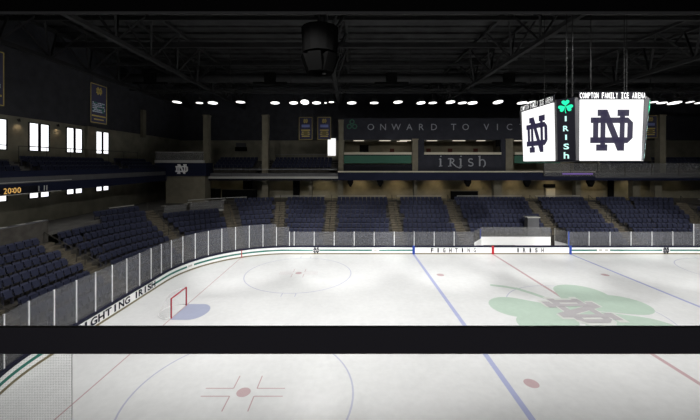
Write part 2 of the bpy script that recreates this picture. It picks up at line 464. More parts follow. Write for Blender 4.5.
# left end: letters evenly spaced along the boards
tf = t_of_px(93.5); tl = t_of_px(153.5)
tF = t_of_px(154.2)
xs = [None, None, 93.5, 101.5, 108.5, 115, 121, 127]
tG = t_of_px(93.5); tG2 = t_of_px(127); stp = (tG2 - tG) / 5
board_text('FIGHTING', [tG + stp * (i - 2) for i in range(8)], .46, .52, .20, 'lettering')['label'] = 'navy letters spelling FIGHTING'
tI = t_of_px(136); tH = t_of_px(153); st2 = (tH - tI) / 4
board_text('IRISH', [tI + st2 * i for i in range(5)], .46, .5, .20, 'lettering')['label'] = 'navy letters spelling IRISH'
for x in (316.3, 666):
    t = t_of_px(x); p, n = path(t, -0.03); b = MB(); put_nd(b, (p.x, p.y, .40), (1, 0, 0), (0, 0, 1), .62, INK)
    b.build('monogram', boards, fix=False)['label'] = 'navy interlocking N and D'
for x0, x1 in ((188, 192), (374, 377), (599, 602), (605, 608)):
    board_band(-0.016, 0.0, 0.34, 0.5, t_of_px(x0), t_of_px(x1), GREYP, 'sponsor_mark', 'small faint grey mark')

# glass round the rink
glass = thing('rink_glass', (0, 0, BH), 'scuffed clear screens with pale posts standing on the rink boards', 'rink glass')
def glass_run(t0, t1, step, z1):
    n = max(1, round((t1 - t0) / step))
    for i in range(n):
        a = t0 + (t1 - t0) * i / n; b = t0 + (t1 - t0) * (i + 1) / n
        g = MB()
        g.sweep([[P3(t, .06, BH + .035), P3(t, .072, BH + .035), P3(t, .072, z1), P3(t, .06, z1)] for t in ts(a + .03, b - .03, .5)], GLASS)
        g.build('glass_pane', glass, (0, 0, BH + .035))
        p, nn = path(a, .066); s_ = MB()
        s_.box(p.x - .03, p.x + .03, p.y - .03, p.y + .03, BH + .03, z1 + .01, STAN)
        s_.build('post', glass, (0, 0, BH + .035))
glass_run(-5.0, T_B - 1.35, 1.40, 3.22)
glass_run(T_B - 1.35, T_B, 1.35, 2.9)
tP0 = T_B + 13.25 - (RX0 + RR); tP1 = T_B + 22.6 - (RX0 + RR)
glass_run(T_B, T_B + .5, .5, 2.39)
glass_run(T_B + .5, tP0, 2.17, 2.39)
glass_run(tP1 + .6, T_C, 2.13, 2.39)
glass_run(T_C, T_D, 1.48, 3.22)
bl = MB(); p, _ = path(tP1 + .62, .06); bl.box(p.x - .04, p.x + .06, p.y - .06, p.y - .03, BH, 2.39, BLUEP); bl.build('post', glass, (0, 0, BH))['label'] = 'blue end post'

# ------------------------------------------------------------ penalty box
YP = 37.3
pb = thing('penalty_box', (18.6, 36.3, 0), 'long white walled penalty box with glass top behind the centre line', 'penalty box')
o_ = (18.6, 36.3, 0)
b = MB(); b.box(14.75, 22.6, YP, YP + .08, 0, 1.38, WHITE); b.build('back_wall', pb, o_)
b = MB(); b.prism([(13.35, 35.45, 0), (13.43, 35.45, 0), (14.83, YP, 0), (14.75, YP, 0)], (0, 0, 1.2), WHITE); b.build('side_wall', pb, o_)
b = MB(); b.box(14.75, 22.6, YP + .02, YP + .04, 1.38, 2.45, GLASS2); b.build('rear_glass', pb, o_)
b = MB(); b.prism([(13.36, 35.45, 1.2), (13.39, 35.45, 1.2), (14.79, YP, 1.2), (14.76, YP, 1.2)], (0, 0, 1.22), GLASS2); b.build('side_glass', pb, o_)
b = MB(); b.box(14.62, 14.74, YP - .1, YP + .02, 0.3, 2.3, BLUEP); b.build('corner_post', pb, o_)['label'] = 'blue post'
b = MB(); b.box(15, 18.5, YP - .5, YP - .12, .42, .48, RAILM); b.box(15.2, 15.3, YP - .45, YP - .2, 0, .42, RAILM); b.box(18.1, 18.2, YP - .45, YP - .2, 0, .42, RAILM); b.build('bench', pb, o_)
gt = thing('bench_gate', (23.2, 36.4, 0), 'short slanting white walled gate beside the blue line post', 'gate')
b = MB(); b.prism([(23.3, 35.45, 0), (23.36, 35.45, 0), (22.86, 36.9, 0), (22.80, 36.9, 0)], (0, 0, 1.0), WHITE); b.build('gate_wall', gt, (23.2, 36.4, 0))
b = MB(); b.prism([(23.3, 35.45, 1.0), (23.32, 35.45, 1.0), (22.84, 36.9, 1.0), (22.82, 36.9, 1.0)], (0, 0, 1.35), GLASS2); b.build('gate_glass', gt, (23.2, 36.4, 0))
b = MB(); b.box(22.8, 22.86, 36.9, 36.96, 0, 2.4, RAILL); b.build('gate_post', gt, (23.2, 36.4, 0))

# ------------------------------------------------------------ hockey goal
gl = thing('hockey_goal', (XG, YC, 0), 'red framed hockey goal with white net on the goal line at the left end', 'hockey goal')
o_ = (XG, YC, 0)
g0, g1, gh = YC - .95, YC + .95, 1.22
for y in (g0, g1):
    b = MB(); b.tube((XG, y, 0.005), (XG, y, gh), .045, GOALR, 10); b.build('post', gl, o_)
b = MB(); b.tube((XG, g0, gh), (XG, g1, gh), .045, GOALR, 10); b.build('crossbar', gl, o_)
b = MB(); base = []
for i in range(13):
    a = -PI / 2 + PI * i / 12
    base.append(Vector((XG - .25 - 0.9 * math.cos(a), YC + 1.08 * math.sin(a), .04)))
base = [Vector((XG, g0, .04))] + base + [Vector((XG, g1, .04))]
for p, q in zip(base, base[1:]): b.tube(p, q, .035, NETW, 6)
top = []
for i in range(9):
    a = -PI / 2 + PI * i / 8
    top.append(Vector((XG - .05 - 0.5 * math.cos(a), YC + .95 * math.sin(a), gh - .02)))
top = [Vector((XG, g0, gh - .02))] + top + [Vector((XG, g1, gh - .02))]
for p, q in zip(top, top[1:]): b.tube(p, q, .014, NETW, 5)
b.build('net_frame', gl, o_)['label'] = 'white curved base and top bar'
b = MB()
def lerp_poly(P, u):
    L = [0]
    for p, q in zip(P, P[1:]): L.append(L[-1] + (q - p).length)
    s_ = u * L[-1]
    for i in range(len(P) - 1):
        if s_ <= L[i + 1] + 1e-9:
            return P[i].lerp(P[i + 1], (s_ - L[i]) / max(1e-9, L[i + 1] - L[i]))
    return P[-1]
NU, NV = 34, 12
grid = [[lerp_poly(base, u / NU).lerp(lerp_poly(top, u / NU), v / NV) for v in range(NV + 1)] for u in range(NU + 1)]
for u in range(NU + 1):
    b.bar(grid[u][0], grid[u][-1], .009, NETW)
for v in range(NV + 1):
    for u in range(NU): b.bar(grid[u][v], grid[u + 1][v], .009, NETW)
b.build('net', gl, o_)

# ------------------------------------------------------------ lower bowl terraces
D0, PITCH, RISE, ZT0 = 1.75, 0.8, 0.44, 0.32
AIS = 1.15
def ztread(i): return ZT0 + RISE * i
def surf_hit(x, y):
    """where the sight line through a picture point meets the slope of the lower seats: arclength"""
    for k in range(600):
        s_ = .03 + k * .0003
        X, Y, Z = (x - VX) * s_, FP * s_, HC - (y - VY) * s_
        # distance out from boards
        if X < RX0 + RR and Y > RY1 - RR:
            v = Vector((X - (RX0 + RR), Y - (RY1 - RR))); d = v.length - RR; t = T_A + (PI - math.atan2(v.y, v.x)) * RR
        elif Y > RY1 - RR and X > RX1 - RR:
            v = Vector((X - (RX1 - RR), Y - (RY1 - RR))); d = v.length - RR; t = T_C + (PI / 2 - math.atan2(v.y, v.x)) * RR
        elif X < RX0 + RR: d = RX0 - X; t = Y - (RY0 + RR)
        else: d = Y - RY1; t = T_B + X - (RX0 + RR)
        if d > .5 and Z <= .6 + .55 * (d - .4): return t, d
    return None
ais = []
for p0, p1 in (((4, 306), (14, 312)), ((58, 241), (100, 261)), ((153, 215), (183, 236)), ((226, 203), (235, 224)), ((284, 202), (275, 228))):
    a = surf_hit(*p0); c = surf_hit(*p1); ais.append((a[0] + c[0]) / 2 if a and c else None)
print('aisles', ais, T_A, T_B)
def tX(X): return T_B + X - (RX0 + RR)
far_ais = [tX(v) for v in (-2.3, 5.7, 13.15, 24.1, 32.0)] + [T_C + 3.2, T_C + 9.5]
AISLES = [a for a in ais if a is not None] + far_ais
T_START, T_ENDB = -3.5, T_D + 2
def rows_at(i):
    """arclength range of row i, fewer rows in the left end stand"""
    a = T_START
    if i >= 8: a = AISLES[1] + 4.2
    return a, T_ENDB
NR = 10
mb = MB()
for i in range(NR):
    a, e = rows_at(i); d = D0 + PITCH * i
    loops = [[P3(t, d - .35, -0.02 if i == 0 else ztread(i) - RISE), P3(t, d + PITCH - .35, -0.02 if i == 0 else ztread(i) - RISE), P3(t, d + PITCH - .35, ztread(i)), P3(t, d - .35, ztread(i))] for t in ts(a, e, .7)]
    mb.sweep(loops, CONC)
structure(mb, 'seating_terrace')
ZCON = ztread(NR - 1) + .1
DB = D0 + PITCH * NR - .35
# stairs
names_ais = ['steps by the near end of the left stand', 'steps between the two left end seating blocks', 'steps climbing the corner of the lower bowl',
             'steps right of the corner seats', 'steps left of the far side seats']
for k, ta in enumerate(AISLES):
    top = 8 if k < 2 else NR
    p, n = path(ta, D0)
    lab = names_ais[k] if k < 5 else None
    if k >= 5:
        lab = {5: 'steps below the left end of the green banner', 6: 'steps below the right end of the green banner', 7: 'steps below the dark banner lettering', 8: 'steps at the right of the penalty box',
               9: 'steps below the right of the hanging scoreboard', 10: 'steps at the right edge of the far stand', 11: 'steps in the right end corner stand'}[k]
    st = thing('aisle_stairs', (p.x, p.y, 0), 'brown concrete ' + lab, 'stairs', 'stairs of the lower bowl')
    b = MB(); un = Vector((n.x, n.y, 0)); ut = Vector((-n.y, n.x, 0)); base = P3(ta, 0, 0)
    i0 = 3 if k == 8 else 0
    for i in range(i0 * 2, top * 2):
        d = D0 - .375 + PITCH / 2 * i; z = ZT0 - RISE / 2 + RISE / 2 * (i + 1) + .02
        q = base + un * d
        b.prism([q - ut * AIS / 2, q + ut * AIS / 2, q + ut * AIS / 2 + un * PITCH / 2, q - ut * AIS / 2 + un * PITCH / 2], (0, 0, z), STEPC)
    b.build('steps', st, (p.x, p.y, 0))
    b = MB()
    for (da, db) in ((D0 + .6, D0 + PITCH * top * .45), (D0 + PITCH * top * .55, D0 + PITCH * top - .5)):
        za = ZT0 + RISE * (da - D0) / PITCH; zb = ZT0 + RISE * (db - D0) / PITCH
        A = base + un * da; B = base + un * db
        b.tube(A + Vector((0, 0, za)), A + Vector((0, 0, za + .95)), .03, RAILM, 6); b.tube(B + Vector((0, 0, zb)), B + Vector((0, 0, zb + .95)), .03, RAILM, 6)
        b.tube(A + Vector((0, 0, za + .95)), B + Vector((0, 0, zb + .95)), .03, RAILM, 6)
    b.build('handrail', st, (p.x, p.y, 0))['label'] = 'dark centre handrail'

# ------------------------------------------------------------ seats
def seat_geo(back, pan, stand):
    """faces at x, facing -y (towards the ice); origin on the tread under the seat"""
    w = .235
    back.prism([(-w, .12, .40), (-w, .17, .40), (-w, .26, .86), (-w, .21, .88)], (2 * w, 0, 0), SEATM)
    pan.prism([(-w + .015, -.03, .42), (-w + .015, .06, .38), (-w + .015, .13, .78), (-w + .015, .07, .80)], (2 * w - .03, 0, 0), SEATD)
    for x in (-w - .02, w - .01):
        stand.prism([(x, .0, 0), (x, .12, 0), (x, .16, .60), (x, -.06, .60), (x, -.06, .56), (x, .06, .54)], (.03, 0, 0), SEATL)
bk, pn, sd = MB(), MB(), MB(); seat_geo(bk, pn, sd)
me_b, me_p, me_s = bk.mesh('backrest'), pn.mesh('seat_pan'), sd.mesh('frame')
spots = []     # (x, y, z, rotation, t, row, section, visible)
def sect(t):
    return sum(1 for a in AISLES if t > a)
for i in range(NR):
    a, e = rows_at(i); d = D0 + PITCH * i
    t = a
    t = -2.6 if a < 0 else a
    while t < e:
        p, n = path(t, d)
        k = (RR + d) / RR if (t < 0 or T_A < t < T_B or T_C < t < T_D) else 1.0
        rad = k
        ok = all(abs(t - c) * rad > AIS / 2 + .29 for c in AISLES)
        if i >= 8 and (AISLES[2] < t < AISLES[3] or T_C + 3.4 < t < T_C + 9.5): ok = False
        if i < 2 and tX(12.6) < t < tX(23.6): ok = False
        if i < 3 and tX(20.0) < t < tX(22.4): ok = False
        if ok:
            rot = math.atan2(n.y, n.x) - PI / 2
            spots.append([p.x, p.y, ztread(i), rot, t, i, sect(t)])
        t += .555 / k
def seen(s):
    x, y = s[0], s[1]
    if y < 5: return False
    u = VX + FP * x / y; v = VY + FP * (HC - s[2] - .6) / y
    return -3 < u < 703 and 0 < v < 330
spots = [s for s in spots if s[1] > 3]
vis = sorted([s for s in spots if seen(s)], key=lambda s: s[1])
near = vis[:300]; rest = [s for s in spots if seen(s) and s not in near] + [s for s in spots if not seen(s)]
ordn = ['front', 'second', 'third', 'fourth', 'fifth', 'sixth', 'seventh', 'eighth', 'ninth', 'tenth']
sec_name = {0: 'at the near end of the left stand', 1: 'of the left end block behind the goal', 2: 'of the left corner block', 3: 'of the curved block below the screened box', 4: 'of the far left block', 5: 'of the far block'}
proto = None
for s in near:
    root = bpy.data.objects.new('stadium_seat', None); C.objects.link(root)
    root.location = s[:3]; root.rotation_euler.z = s[3]; root.empty_display_size = .1
    tag(root, 'folded navy stadium seat in the %s row %s' % (ordn[s[5]], sec_name.get(s[6], 'of the far stand')), 'seat', 'navy seats, %s row %s' % (ordn[s[5]], sec_name.get(s[6], 'of the far stand')))
    if proto is None:
        proto = [bpy.data.objects.new(nm, me) for nm, me in (('backrest', me_b), ('seat_pan', me_p), ('frame', me_s))]
        parts = proto
    else: parts = [o.copy() for o in proto]
    for o in parts: C.objects.link(o); o.parent = root
    if parts is not proto: pass
mass = MB()
def drop(mesh_, loc, rot, m):
    c, s_ = math.cos(rot), math.sin(rot)
    mass.add_mesh(mesh_, lambda v: (loc[0] + v.x * c - v.y * s_, loc[1] + v.x * s_ + v.y * c, loc[2] + v.z), m)
def mass_seat(loc, rot): drop(me_b, loc, rot, SEATM); drop(me_p, loc, rot, SEATD); drop(me_s, loc, rot, SEATL)
for s in rest: mass_seat(s[:3], s[3])

# ------------------------------------------------------------ concourse behind the lower bowl
XW, YW = -27.4, 54.0            # left window wall, far wall
XF, YF = -23.8, 44.5            # edges of the upper deck
ZU0, ZU1 = 7.36, 8.45           # its fascia
mb = MB()
# concourse slab: outer ring between bowl and walls
loops = [[P3(t, DB, -.02), P3(t, DB + .3, -.02), P3(t, DB + .3, ZCON), P3(t, DB, ZCON)] for t in ts(AISLES[1] + 4.2, T_ENDB, .7)]
mb.sweep(loops, CONC)
outer = [Vector((-27.3, 8, ZCON)), Vector((-27.3, 53.9, ZCON)), Vector((61, 53.9, ZCON)), Vector((61, 12, ZCON))]
inner = [P3(t, DB + .29, ZCON) for t in ts(AISLES[1] + 4.2, T_ENDB, .7)]
cut = D0 + PITCH * 8 - .35
inner = [Vector((RX0 - cut - .25, 8, ZCON)), Vector((RX0 - cut - .25, inner[0].y, ZCON))] + inner + [Vector((inner[-1].x, 12, ZCON))]
mb.prism(outer + inner[::-1], (0, 0, -.3), FLOORC)
structure(mb, 'concourse_floor')
# left end parapet behind the eighth row
par = thing('parapet_wall', (RX0 - cut - .1, 20, 0), 'low dark parapet with pale capping behind the left end seats', 'parapet')
o_ = (RX0 - cut - .1, 20, 0)
b = MB(); b.box(RX0 - cut - .2, RX0 - cut, 8, path(AISLES[1])[0].y + .5, 0, 5.28, CONC); b.build('wall_panel', par, o_)
b = MB(); b.box(RX0 - cut - .28, RX0 - cut + .08, 8, path(AISLES[1])[0].y + .5, 5.28, 5.36, GREYF)
yy = 9
while yy < 25: b.box(RX0 - cut - .20, RX0 - cut + .05, yy, yy + .5, 5.36, 5.38, RAILL); yy += 1.25
b.build('capping', par, o_)
# pale rails along the top of the far seats
def rail_run(t0, t1, lab, zz=ZCON + .86):
    p0 = P3((t0 + t1) / 2, DB + .1, ZCON)
    r = thing('guard_rail', tuple(p0), lab, 'rail')
    b = MB(); pts = [P3(t, DB + .1, zz) for t in ts(t0, t1, 1.2)]
    for p, q in zip(pts, pts[1:]): b.bar(p, q, .07, RAILL, .08)
    b.build('top_rail', r, tuple(p0))
    b = MB()
    for p in pts[::2]: b.bar((p.x, p.y, ZCON - .02), (p.x, p.y, zz), .05, RAILM)
    b.build('posts', r, tuple(p0))
rail_run(tX(-13.0), tX(-9.7), 'short pale rail above the far left seats')
rail_run(tX(-8.0), tX(-3.2), 'pale rail over the seats below the white doorway')
rail_run(tX(-1.5), tX(4.9), 'pale rail over the seats below the green banner')
rail_run(tX(6.4), tX(12.4), 'pale rail over the seats below the dark banner')
rail_run(tX(14.5), tX(23.2), 'pale rail over the seats behind the penalty box')
rail_run(tX(25), tX(31), 'pale rail over the seats below the hanging scoreboard')
rail_run(surf_hit(112, 207)[0], surf_hit(136, 204)[0], 'pale rail at the top of the left corner seats')
# screened boxes at the top of the corner
def screen_box(t0, t1, lab, d=D0 + PITCH * 8 - .2, z0=ztread(8) + .25, z1=ztread(8) + 1.3, mt=None):
    p0 = P3((t0 + t1) / 2, d, z0); r = thing('seating_screen', tuple(p0), lab, 'screen')
    b = MB(); b.sweep([[P3(t, d, z0), P3(t, d + .03, z0), P3(t, d + .03, z1), P3(t, d, z1)] for t in ts(t0, t1, .8)], GLASS2); b.build('glass_panel', r, tuple(p0))
    b = MB(); b.sweep([[P3(t, d - .02, z0 - .22), P3(t, d + .06, z0 - .22), P3(t, d + .06, z0), P3(t, d - .02, z0)] for t in ts(t0, t1, .8)], RAILL); b.build('base_rail', r, tuple(p0))
    b = MB()
    for t in ts(t0, t1, 1.3): p = P3(t, d + .1, z1); b.box(p.x - .22, p.x + .22, p.y - .05, p.y + .1, z1 - .04, z1 + .03, RAILL)
    b.build('light_caps', r, tuple(p0))
a1 = surf_hit(194, 213)[0]; a2 = surf_hit(227, 213)[0]; a0 = surf_hit(168, 213)[0]
screen_box(a1, a2, 'pale translucent screen above the curved block of seats')
screen_box(a0, a1 - .2, 'dim translucent screen left of the pale corner screen', z1=ztread(8) + 1.15)
screen_box(T_C + 3.9, T_C + 8.5, 'pale translucent screen at the right edge above the seats')
# small box among the seats
cb = thing('camera_platform', (20.9, 38.6, 1.6), 'small grey box among the seats above the penalty box', 'box')
b = MB(); b.box(20.5, 21.8, 38.2, 38.9, ztread(1) + .02, 3.35, GREYF); b.build('box_body', cb, (20.9, 38.6, 1.6))
b = MB(); b.box(20.4, 21.9, 38.1, 39.0, 3.35, 3.45, RAILL); b.build('top_plate', cb, (20.9, 38.6, 1.6))

# walls
mb = MB(); mb.box(XW - .4, XW, 4, YW + .4, -.02, 13.45, BEIGED); structure(mb, 'wall_left')
mb = MB(); mb.box(XW - .4, XW + .05, 4, YW + .4, 13.45, 22.6, UPW); structure(mb, 'wall_left_upper')
mb = MB(); mb.box(XW, 62, YW, YW + .4, -.02, 13.35, BEIGED); structure(mb, 'wall_far')
mb = MB(); mb.box(XW, 62, YW - .05, YW + .4, 13.35, 22.6, UPW); structure(mb, 'wall_far_upper')
mb = MB(); mb.box(61.6, 62, 4, YW + .4, -.02, 22.6, BEIGED); structure(mb, 'wall_right')
mb = MB(); mb.box(-1.3, 33, 50.0, 50.2, ZCON, ZU0, BEIGE); mb.box(33, 38.5, 50.4, 50.6, ZCON, ZU0, BEIGE)
mb.box(38.5, 61, 50.4, 50.6, ZCON, ZU0, BEIGED); mb.box(-27, -1.3, 50.4, 50.6, ZCON, ZU0, BEIGED)
structure(mb, 'wall_concourse')
# upper deck slabs
mb = MB(); mb.box(XW, XF, 8, YF, ZU0, ZU1 - .15, GREYF); structure(mb, 'deck_left')
mb = MB(); mb.box(XW, 61, YF + .02, YW, ZU0 + .02, ZU1 - .15, GREYF); structure(mb, 'deck_far')
def fascia(name, mbx, o_, lab, cat='balcony front'):
    r = mbx.build(name, None); r['label'] = lab; r['category'] = cat; return r
fl = thing('balcony_front', (XF, 26, ZU0), 'navy balcony front along the left end, its thin pale line below', 'balcony front')
b = MB(); b.box(XF, XF + .12, 8, 43.0, ZU0, ZU0 + .75, NAVYF); b.build('fascia_panel', fl, (XF, 26, ZU0))
b = MB(); b.box(XF - .05, XF + .02, 8, 43.2, ZU0 + .75, ZU0 + 1.22, GREYF); b.build('upper_band', fl, (XF, 26, ZU0))['label'] = 'grey band'
b = MB(); b.box(XF - .1, XF - .04, 8, 43.2, ZU0 + 1.22, ZU0 + 1.68, NAVYF); b.build('parapet_band', fl, (XF, 26, ZU0))
b = MB(); b.box(XF + .12, XF + .16, 8, px(60, 1) * 0 + XF * FP / (60 - VX), ZU0 - .02, ZU0 + .03, RAILL); b.build('lower_trim', fl, (XF, 26, ZU0))['label'] = 'thin pale line'
b = MB(); b.bar((XF + .05, 17, ZU0 + .85), (XF + .05, 28.5, ZU0 + .85), .06, RAILL); b.build('rail', fl, (XF, 26, ZU0))
# clock ribbon on the left balcony
cl = thing('game_clock', (XF + .16, 23.5, ZU0 + .3), 'amber lit clock reading 20:00 on the left balcony front', 'clock')
b = MB()
def led(ch, x0, x1):
    y0, y1 = XF * FP / (x0 - VX), XF * FP / (x1 - VX)
    put_letter(b, ch, (XF + .17, (y0 + y1) / 2, ZU0 + .10), (0, 1, 0), (0, 0, 1), (y1 - y0) * .85, .40, LEDO, 0.01)
for ch, x0, x1 in (('2', .8, 4.9), ('0', 4.9, 9.2), ('0', 10.4, 14.6), ('0', 14.6, 19)): led(ch, x0, x1)
for z in (.2, .38): b.box(XF + .16, XF + .175, XF * FP / (9.8 - VX) - .03, XF * FP / (9.8 - VX) + .03, ZU0 + z, ZU0 + z + .07, LEDO)
b.build('digits', cl, (XF + .16, 23.5, ZU0 + .3), fix=False)
b = MB(); b.box(XF + .125, XF + .165, 21.6, 25.3, ZU0 + .04, ZU0 + .56, BLACKN); b.build('clock_face', cl, (XF + .16, 23.5, ZU0 + .3))
b = MB()
for x in (24.5, 28, 37, 42.5, 45): yv = XF * FP / (x - VX); b.box(XF + .122, XF + .15, yv - .03, yv + .04, ZU0 + .1, ZU0 + .5, GREYP)
tag(b.build('ribbon_marks'), 'faint grey upright marks on the left balcony front beside the clock', 'marks')

# far balcony fronts
def bal(x0, x1, y_top, y_bot, m, lab, ledge=None, name='balcony_front', Y=YF):
    r = thing(name, (px((x0 + x1) / 2, Y), Y, pz(y_bot, Y)), lab, 'balcony front'); o_ = tuple(r.location)
    b = MB(); b.box(px(x0, Y), px(x1, Y), Y - .1, Y + .1, pz(y_bot, Y), pz(y_top, Y), m); b.build('fascia_panel', r, o_)
    if ledge:
        b = MB(); b.box(px(x0, Y), px(x1, Y), Y - .14, Y + .5, pz(y_top, Y), pz(y_top, Y) + ledge[0], ledge[1]); b.build('ledge', r, o_)['label'] = 'pale ledge'
    return r
bal(338, 595, 172.3, 180.3, NAVYF, 'long navy balcony front below the green and dark banners', (.16, LEDGE))
bal(208.8, 338, 178.6, 180.5, BLACKN, 'thin balcony front under the far left upper seats', (.28, RAILL))
bal(595, 722, 178.0, 180.6, NAVYF, 'thin balcony front right of the hanging scoreboard', (.32, GREYF))
# left rail above
def thin_rail(p, q, lab, w=.05, m=None, drop_=.95):
    p = Vector(p); q = Vector(q); r = thing('guard_rail', tuple((p + q) / 2), lab, 'rail'); o_ = tuple(r.location)
    b = MB(); b.bar(p, q, w, m or RAILL); b.build('top_rail', r, o_)
    b = MB(); n = max(2, int((q - p).length / 2.2))
    for i in range(n + 1): c = p.lerp(q, i / n); b.bar((c.x, c.y, c.z - drop_), c, .03, RAILM)
    b.build('posts', r, o_)
    return r
thin_rail((px(214, YF), YF, pz(169.2, YF)), (px(337, YF), YF, pz(169.2, YF)), 'thin rail in front of the far left upper seats', .05, GREYL)
thin_rail((px(276, YW - 1), YW - 1, pz(154.7, YW - 1)), (px(330, YW - 1), YW - 1, pz(154.7, YW - 1)), 'thin rail on the far wall beside the white doorway', .05, GREYL, pz(154.7, YW - 1) - ZU1 + .16)
thin_rail((XW + .7, XW * FP / (10 - VX), HC + 1.45), (XW + .7, 42, HC + 1.45), 'thin rail below the tall windows of the left end', .05, RAILM, HC + 1.46 - ZU1 + .15)
# purple strip
b = MB(); b.box(px(561, YF), px(591, YF), YF - .36, YF - .30, pz(174.3, YF), pz(173.3, YF), LEDP)
tag(b.build('light_strip'), 'thin purple light strip on the navy balcony below the scoreboard', 'light strip')

# corner block and monogram box
mb = MB(); mb.box(px(165, 43.4), px(204, 43.4), 43.6, 45.5, ZCON - .2, pz(176, 43.4), COLM); structure(mb, 'wall_corner')
nb = thing('press_box', (px(185, 43.2), 43.3, pz(176, 43.2)), 'navy corner box with pale rail and white interlocking monogram', 'press box'); o_ = tuple(nb.location)
b = MB(); b.box(px(155, 43.2), px(206, 43.2), 43.2, 45.4, pz(176, 43.2), pz(163, 43.2), NAVYF); b.build('front_panel', nb, o_)
b = MB(); b.box(px(155, 43.2), px(204, 43.2), 43.1, 43.5, pz(162.8, 43.2), pz(160.2, 43.2), RAILL); b.build('shelf', nb, o_)['label'] = 'pale shelf'
b = MB(); b.box(px(155, 43.2), px(203, 43.2), 43.3, 43.33, pz(160.2, 43.2), pz(152.3, 43.2), GLASS2); b.build('glass_screen', nb, o_)
b = MB(); b.box(px(155, 43.2), px(203, 43.2), 43.26, 43.34, pz(152.4, 43.2), pz(151.8, 43.2), RAILL); b.build('top_rail', nb, o_)
b = MB(); put_nd(b, (px(181.5, 43.1), 43.14, pz(169, 43.1)), (1.25, 0, 0), (0, 0, 1), 1.25, WHITE); b.build('monogram', nb, o_, fix=False)['label'] = 'white interlocking N and D'

# ------------------------------------------------------------ upper deck seating
mb = MB(); UL = []
for i in range(4):      # left deck
    x1 = XF - .2 - .8 * i; mb.box(x1 - .8, x1, 8, 42.8, ZU1 - .15, ZU1 + .1 + .38 * i, CONC)
structure(mb, 'upper_terrace_left')
gapsL = [(24.6, 26.6), (35.5, 37.3)]
for i in range(3):
    y = 10
    while y < 42.5:
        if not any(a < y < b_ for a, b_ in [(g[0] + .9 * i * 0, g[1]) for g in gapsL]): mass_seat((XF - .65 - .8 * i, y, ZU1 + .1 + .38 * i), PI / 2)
        y += .56
for (ya, yb), lab in zip(gapsL, ('grey steps of the left upper deck nearest the camera', 'grey steps of the left upper deck beside the thick column')):
    st = MB()
    for k in range(8): x1 = XF - .15 - .4 * k; st.box(x1 - .4, x1, ya, yb - .4, ZU1 - .15, ZU1 + .14 + .19 * k, FLOORC)
    tag(st.build('aisle_stairs'), lab, 'stairs', 'stairs of the upper deck')
YU0 = 45.0
mb = MB()
for i in range(5):
    y0 = YU0 + 1.3 + .8 * i
    for (xa, xb) in ((px(208, YU0), px(339, YU0)), (px(596, YU0), 60)):
        mb.box(xa, xb, y0, y0 + .8, ZU1 - .15, ZU1 - .25 + .34 * (i + 1) + .1, CONC)
structure(mb, 'upper_terrace_far')
for i in range(4):
    y = YU0 + 1.75 + .8 * i; z = ZU1 - .25 + .34 * (i + 1) + .1
    for (x0, x1) in ((216, 252), (274, 331), (608, 652), (668, 740)):
        X = px(x0, 47)
        while X < px(x1, 47): mass_seat((X, y, z), 0); X += .56
for xc, lab in ((263, 'steps between the two far left blocks of upper seats'), (334.5, 'steps beside the white doorway on the upper deck')):
    st = MB()
    for k in range(10):
        y0 = YU0 + 1.3 + .4 * k; st.box(px(xc - 5, 47), px(xc + 5, 47) if xc < 300 else px(338.5, 47), y0, y0 + .4, ZU1 - .15, ZU1 + .2 + .17 * k + .02, FLOORC)
    tag(st.build('aisle_stairs'), 'dim grey ' + lab, 'stairs', 'stairs of the upper deck')
tag(mass.build('stadium_seats', fix=False), 'navy folding seats filling the far stands and the upper deck', 'seats', kind='stuff')
# translucent screens of the right upper deck
r = thing('deck_screen', (px(620, 44.9), 44.9, pz(176, 44.9)), 'dim grey translucent screen on the balcony below the hanging scoreboard', 'screen'); o_ = tuple(r.location)
b = MB(); b.box(px(544, 44.3), px(705, 44.3), 44.30, 44.33, pz(176.3, 44.3), pz(163.2, 44.3), GLASS2); b.build('glass_panel', r, o_)
b = MB()
for x in (544, 571, 598, 625, 652, 679): b.box(px(x, 44.3) - .03, px(x, 44.3) + .03, 44.28, 44.36, pz(176.3, 44.3), pz(163, 44.3), RAILM)
b.build('posts', r, o_)

# ------------------------------------------------------------ columns
def column(x0, x1, D, yt, yb, lab, depth=.8):
    b = MB(); X0, X1 = px(x0, D), px(x1, D)
    b.prism([(X0, D, pz(yb, D)), (X1, D, pz(yb, D)), (X1, D + depth, pz(yb, D)), (X0, D + depth, pz(yb, D))], (0, 0, pz(yt, D) - pz(yb, D)), COLM)
    b.box(X0 - .06, X1 + .06, D - .06, D + depth + .06, pz(yt, D), pz(yt, D) + .18, COLM)
    tag(b.build('pillar_column'), lab, 'column', 'columns of the upper hall')
    if yb < 177:
        pass
column(203, 208.5, 45.3, 116, 176.6, 'tall beige column rising right of the monogram box')
column(262, 268, 45.3, 116, 176.6, 'tall beige column between the two far left seating blocks')
column(338.5, 343.5, 45.3, 121, 172, 'beige column at the left end of the green banner')
column(412.5, 418, 45.3, 140, 172, 'beige column at the right end of the green banner')
column(506, 513, 45.3, 140, 172, 'beige column left of the hanging scoreboard')
column(660, 666, 45.3, 116, 176.6, 'tall beige column right of the hanging scoreboard')
b = MB(); Dc = 34.2; b.box(XW, XW + .3, XW * FP / (85 - VX), 35.75, ZU1, HC + 3.95, COLM)
tag(b.build('pillar_column'), 'thick beige column between windows on the left end wall', 'column', 'columns of the upper hall')
b = MB(); yv = XW * FP / (141 - VX); b.box(XW + .1, XW + .5, yv - .3, yv + .3, HC + 3.5, HC + 7.1, COLM)
tag(b.build('pillar_column'), 'slim beige post on the dark upper wall left of the lamps', 'column', 'columns of the upper hall')
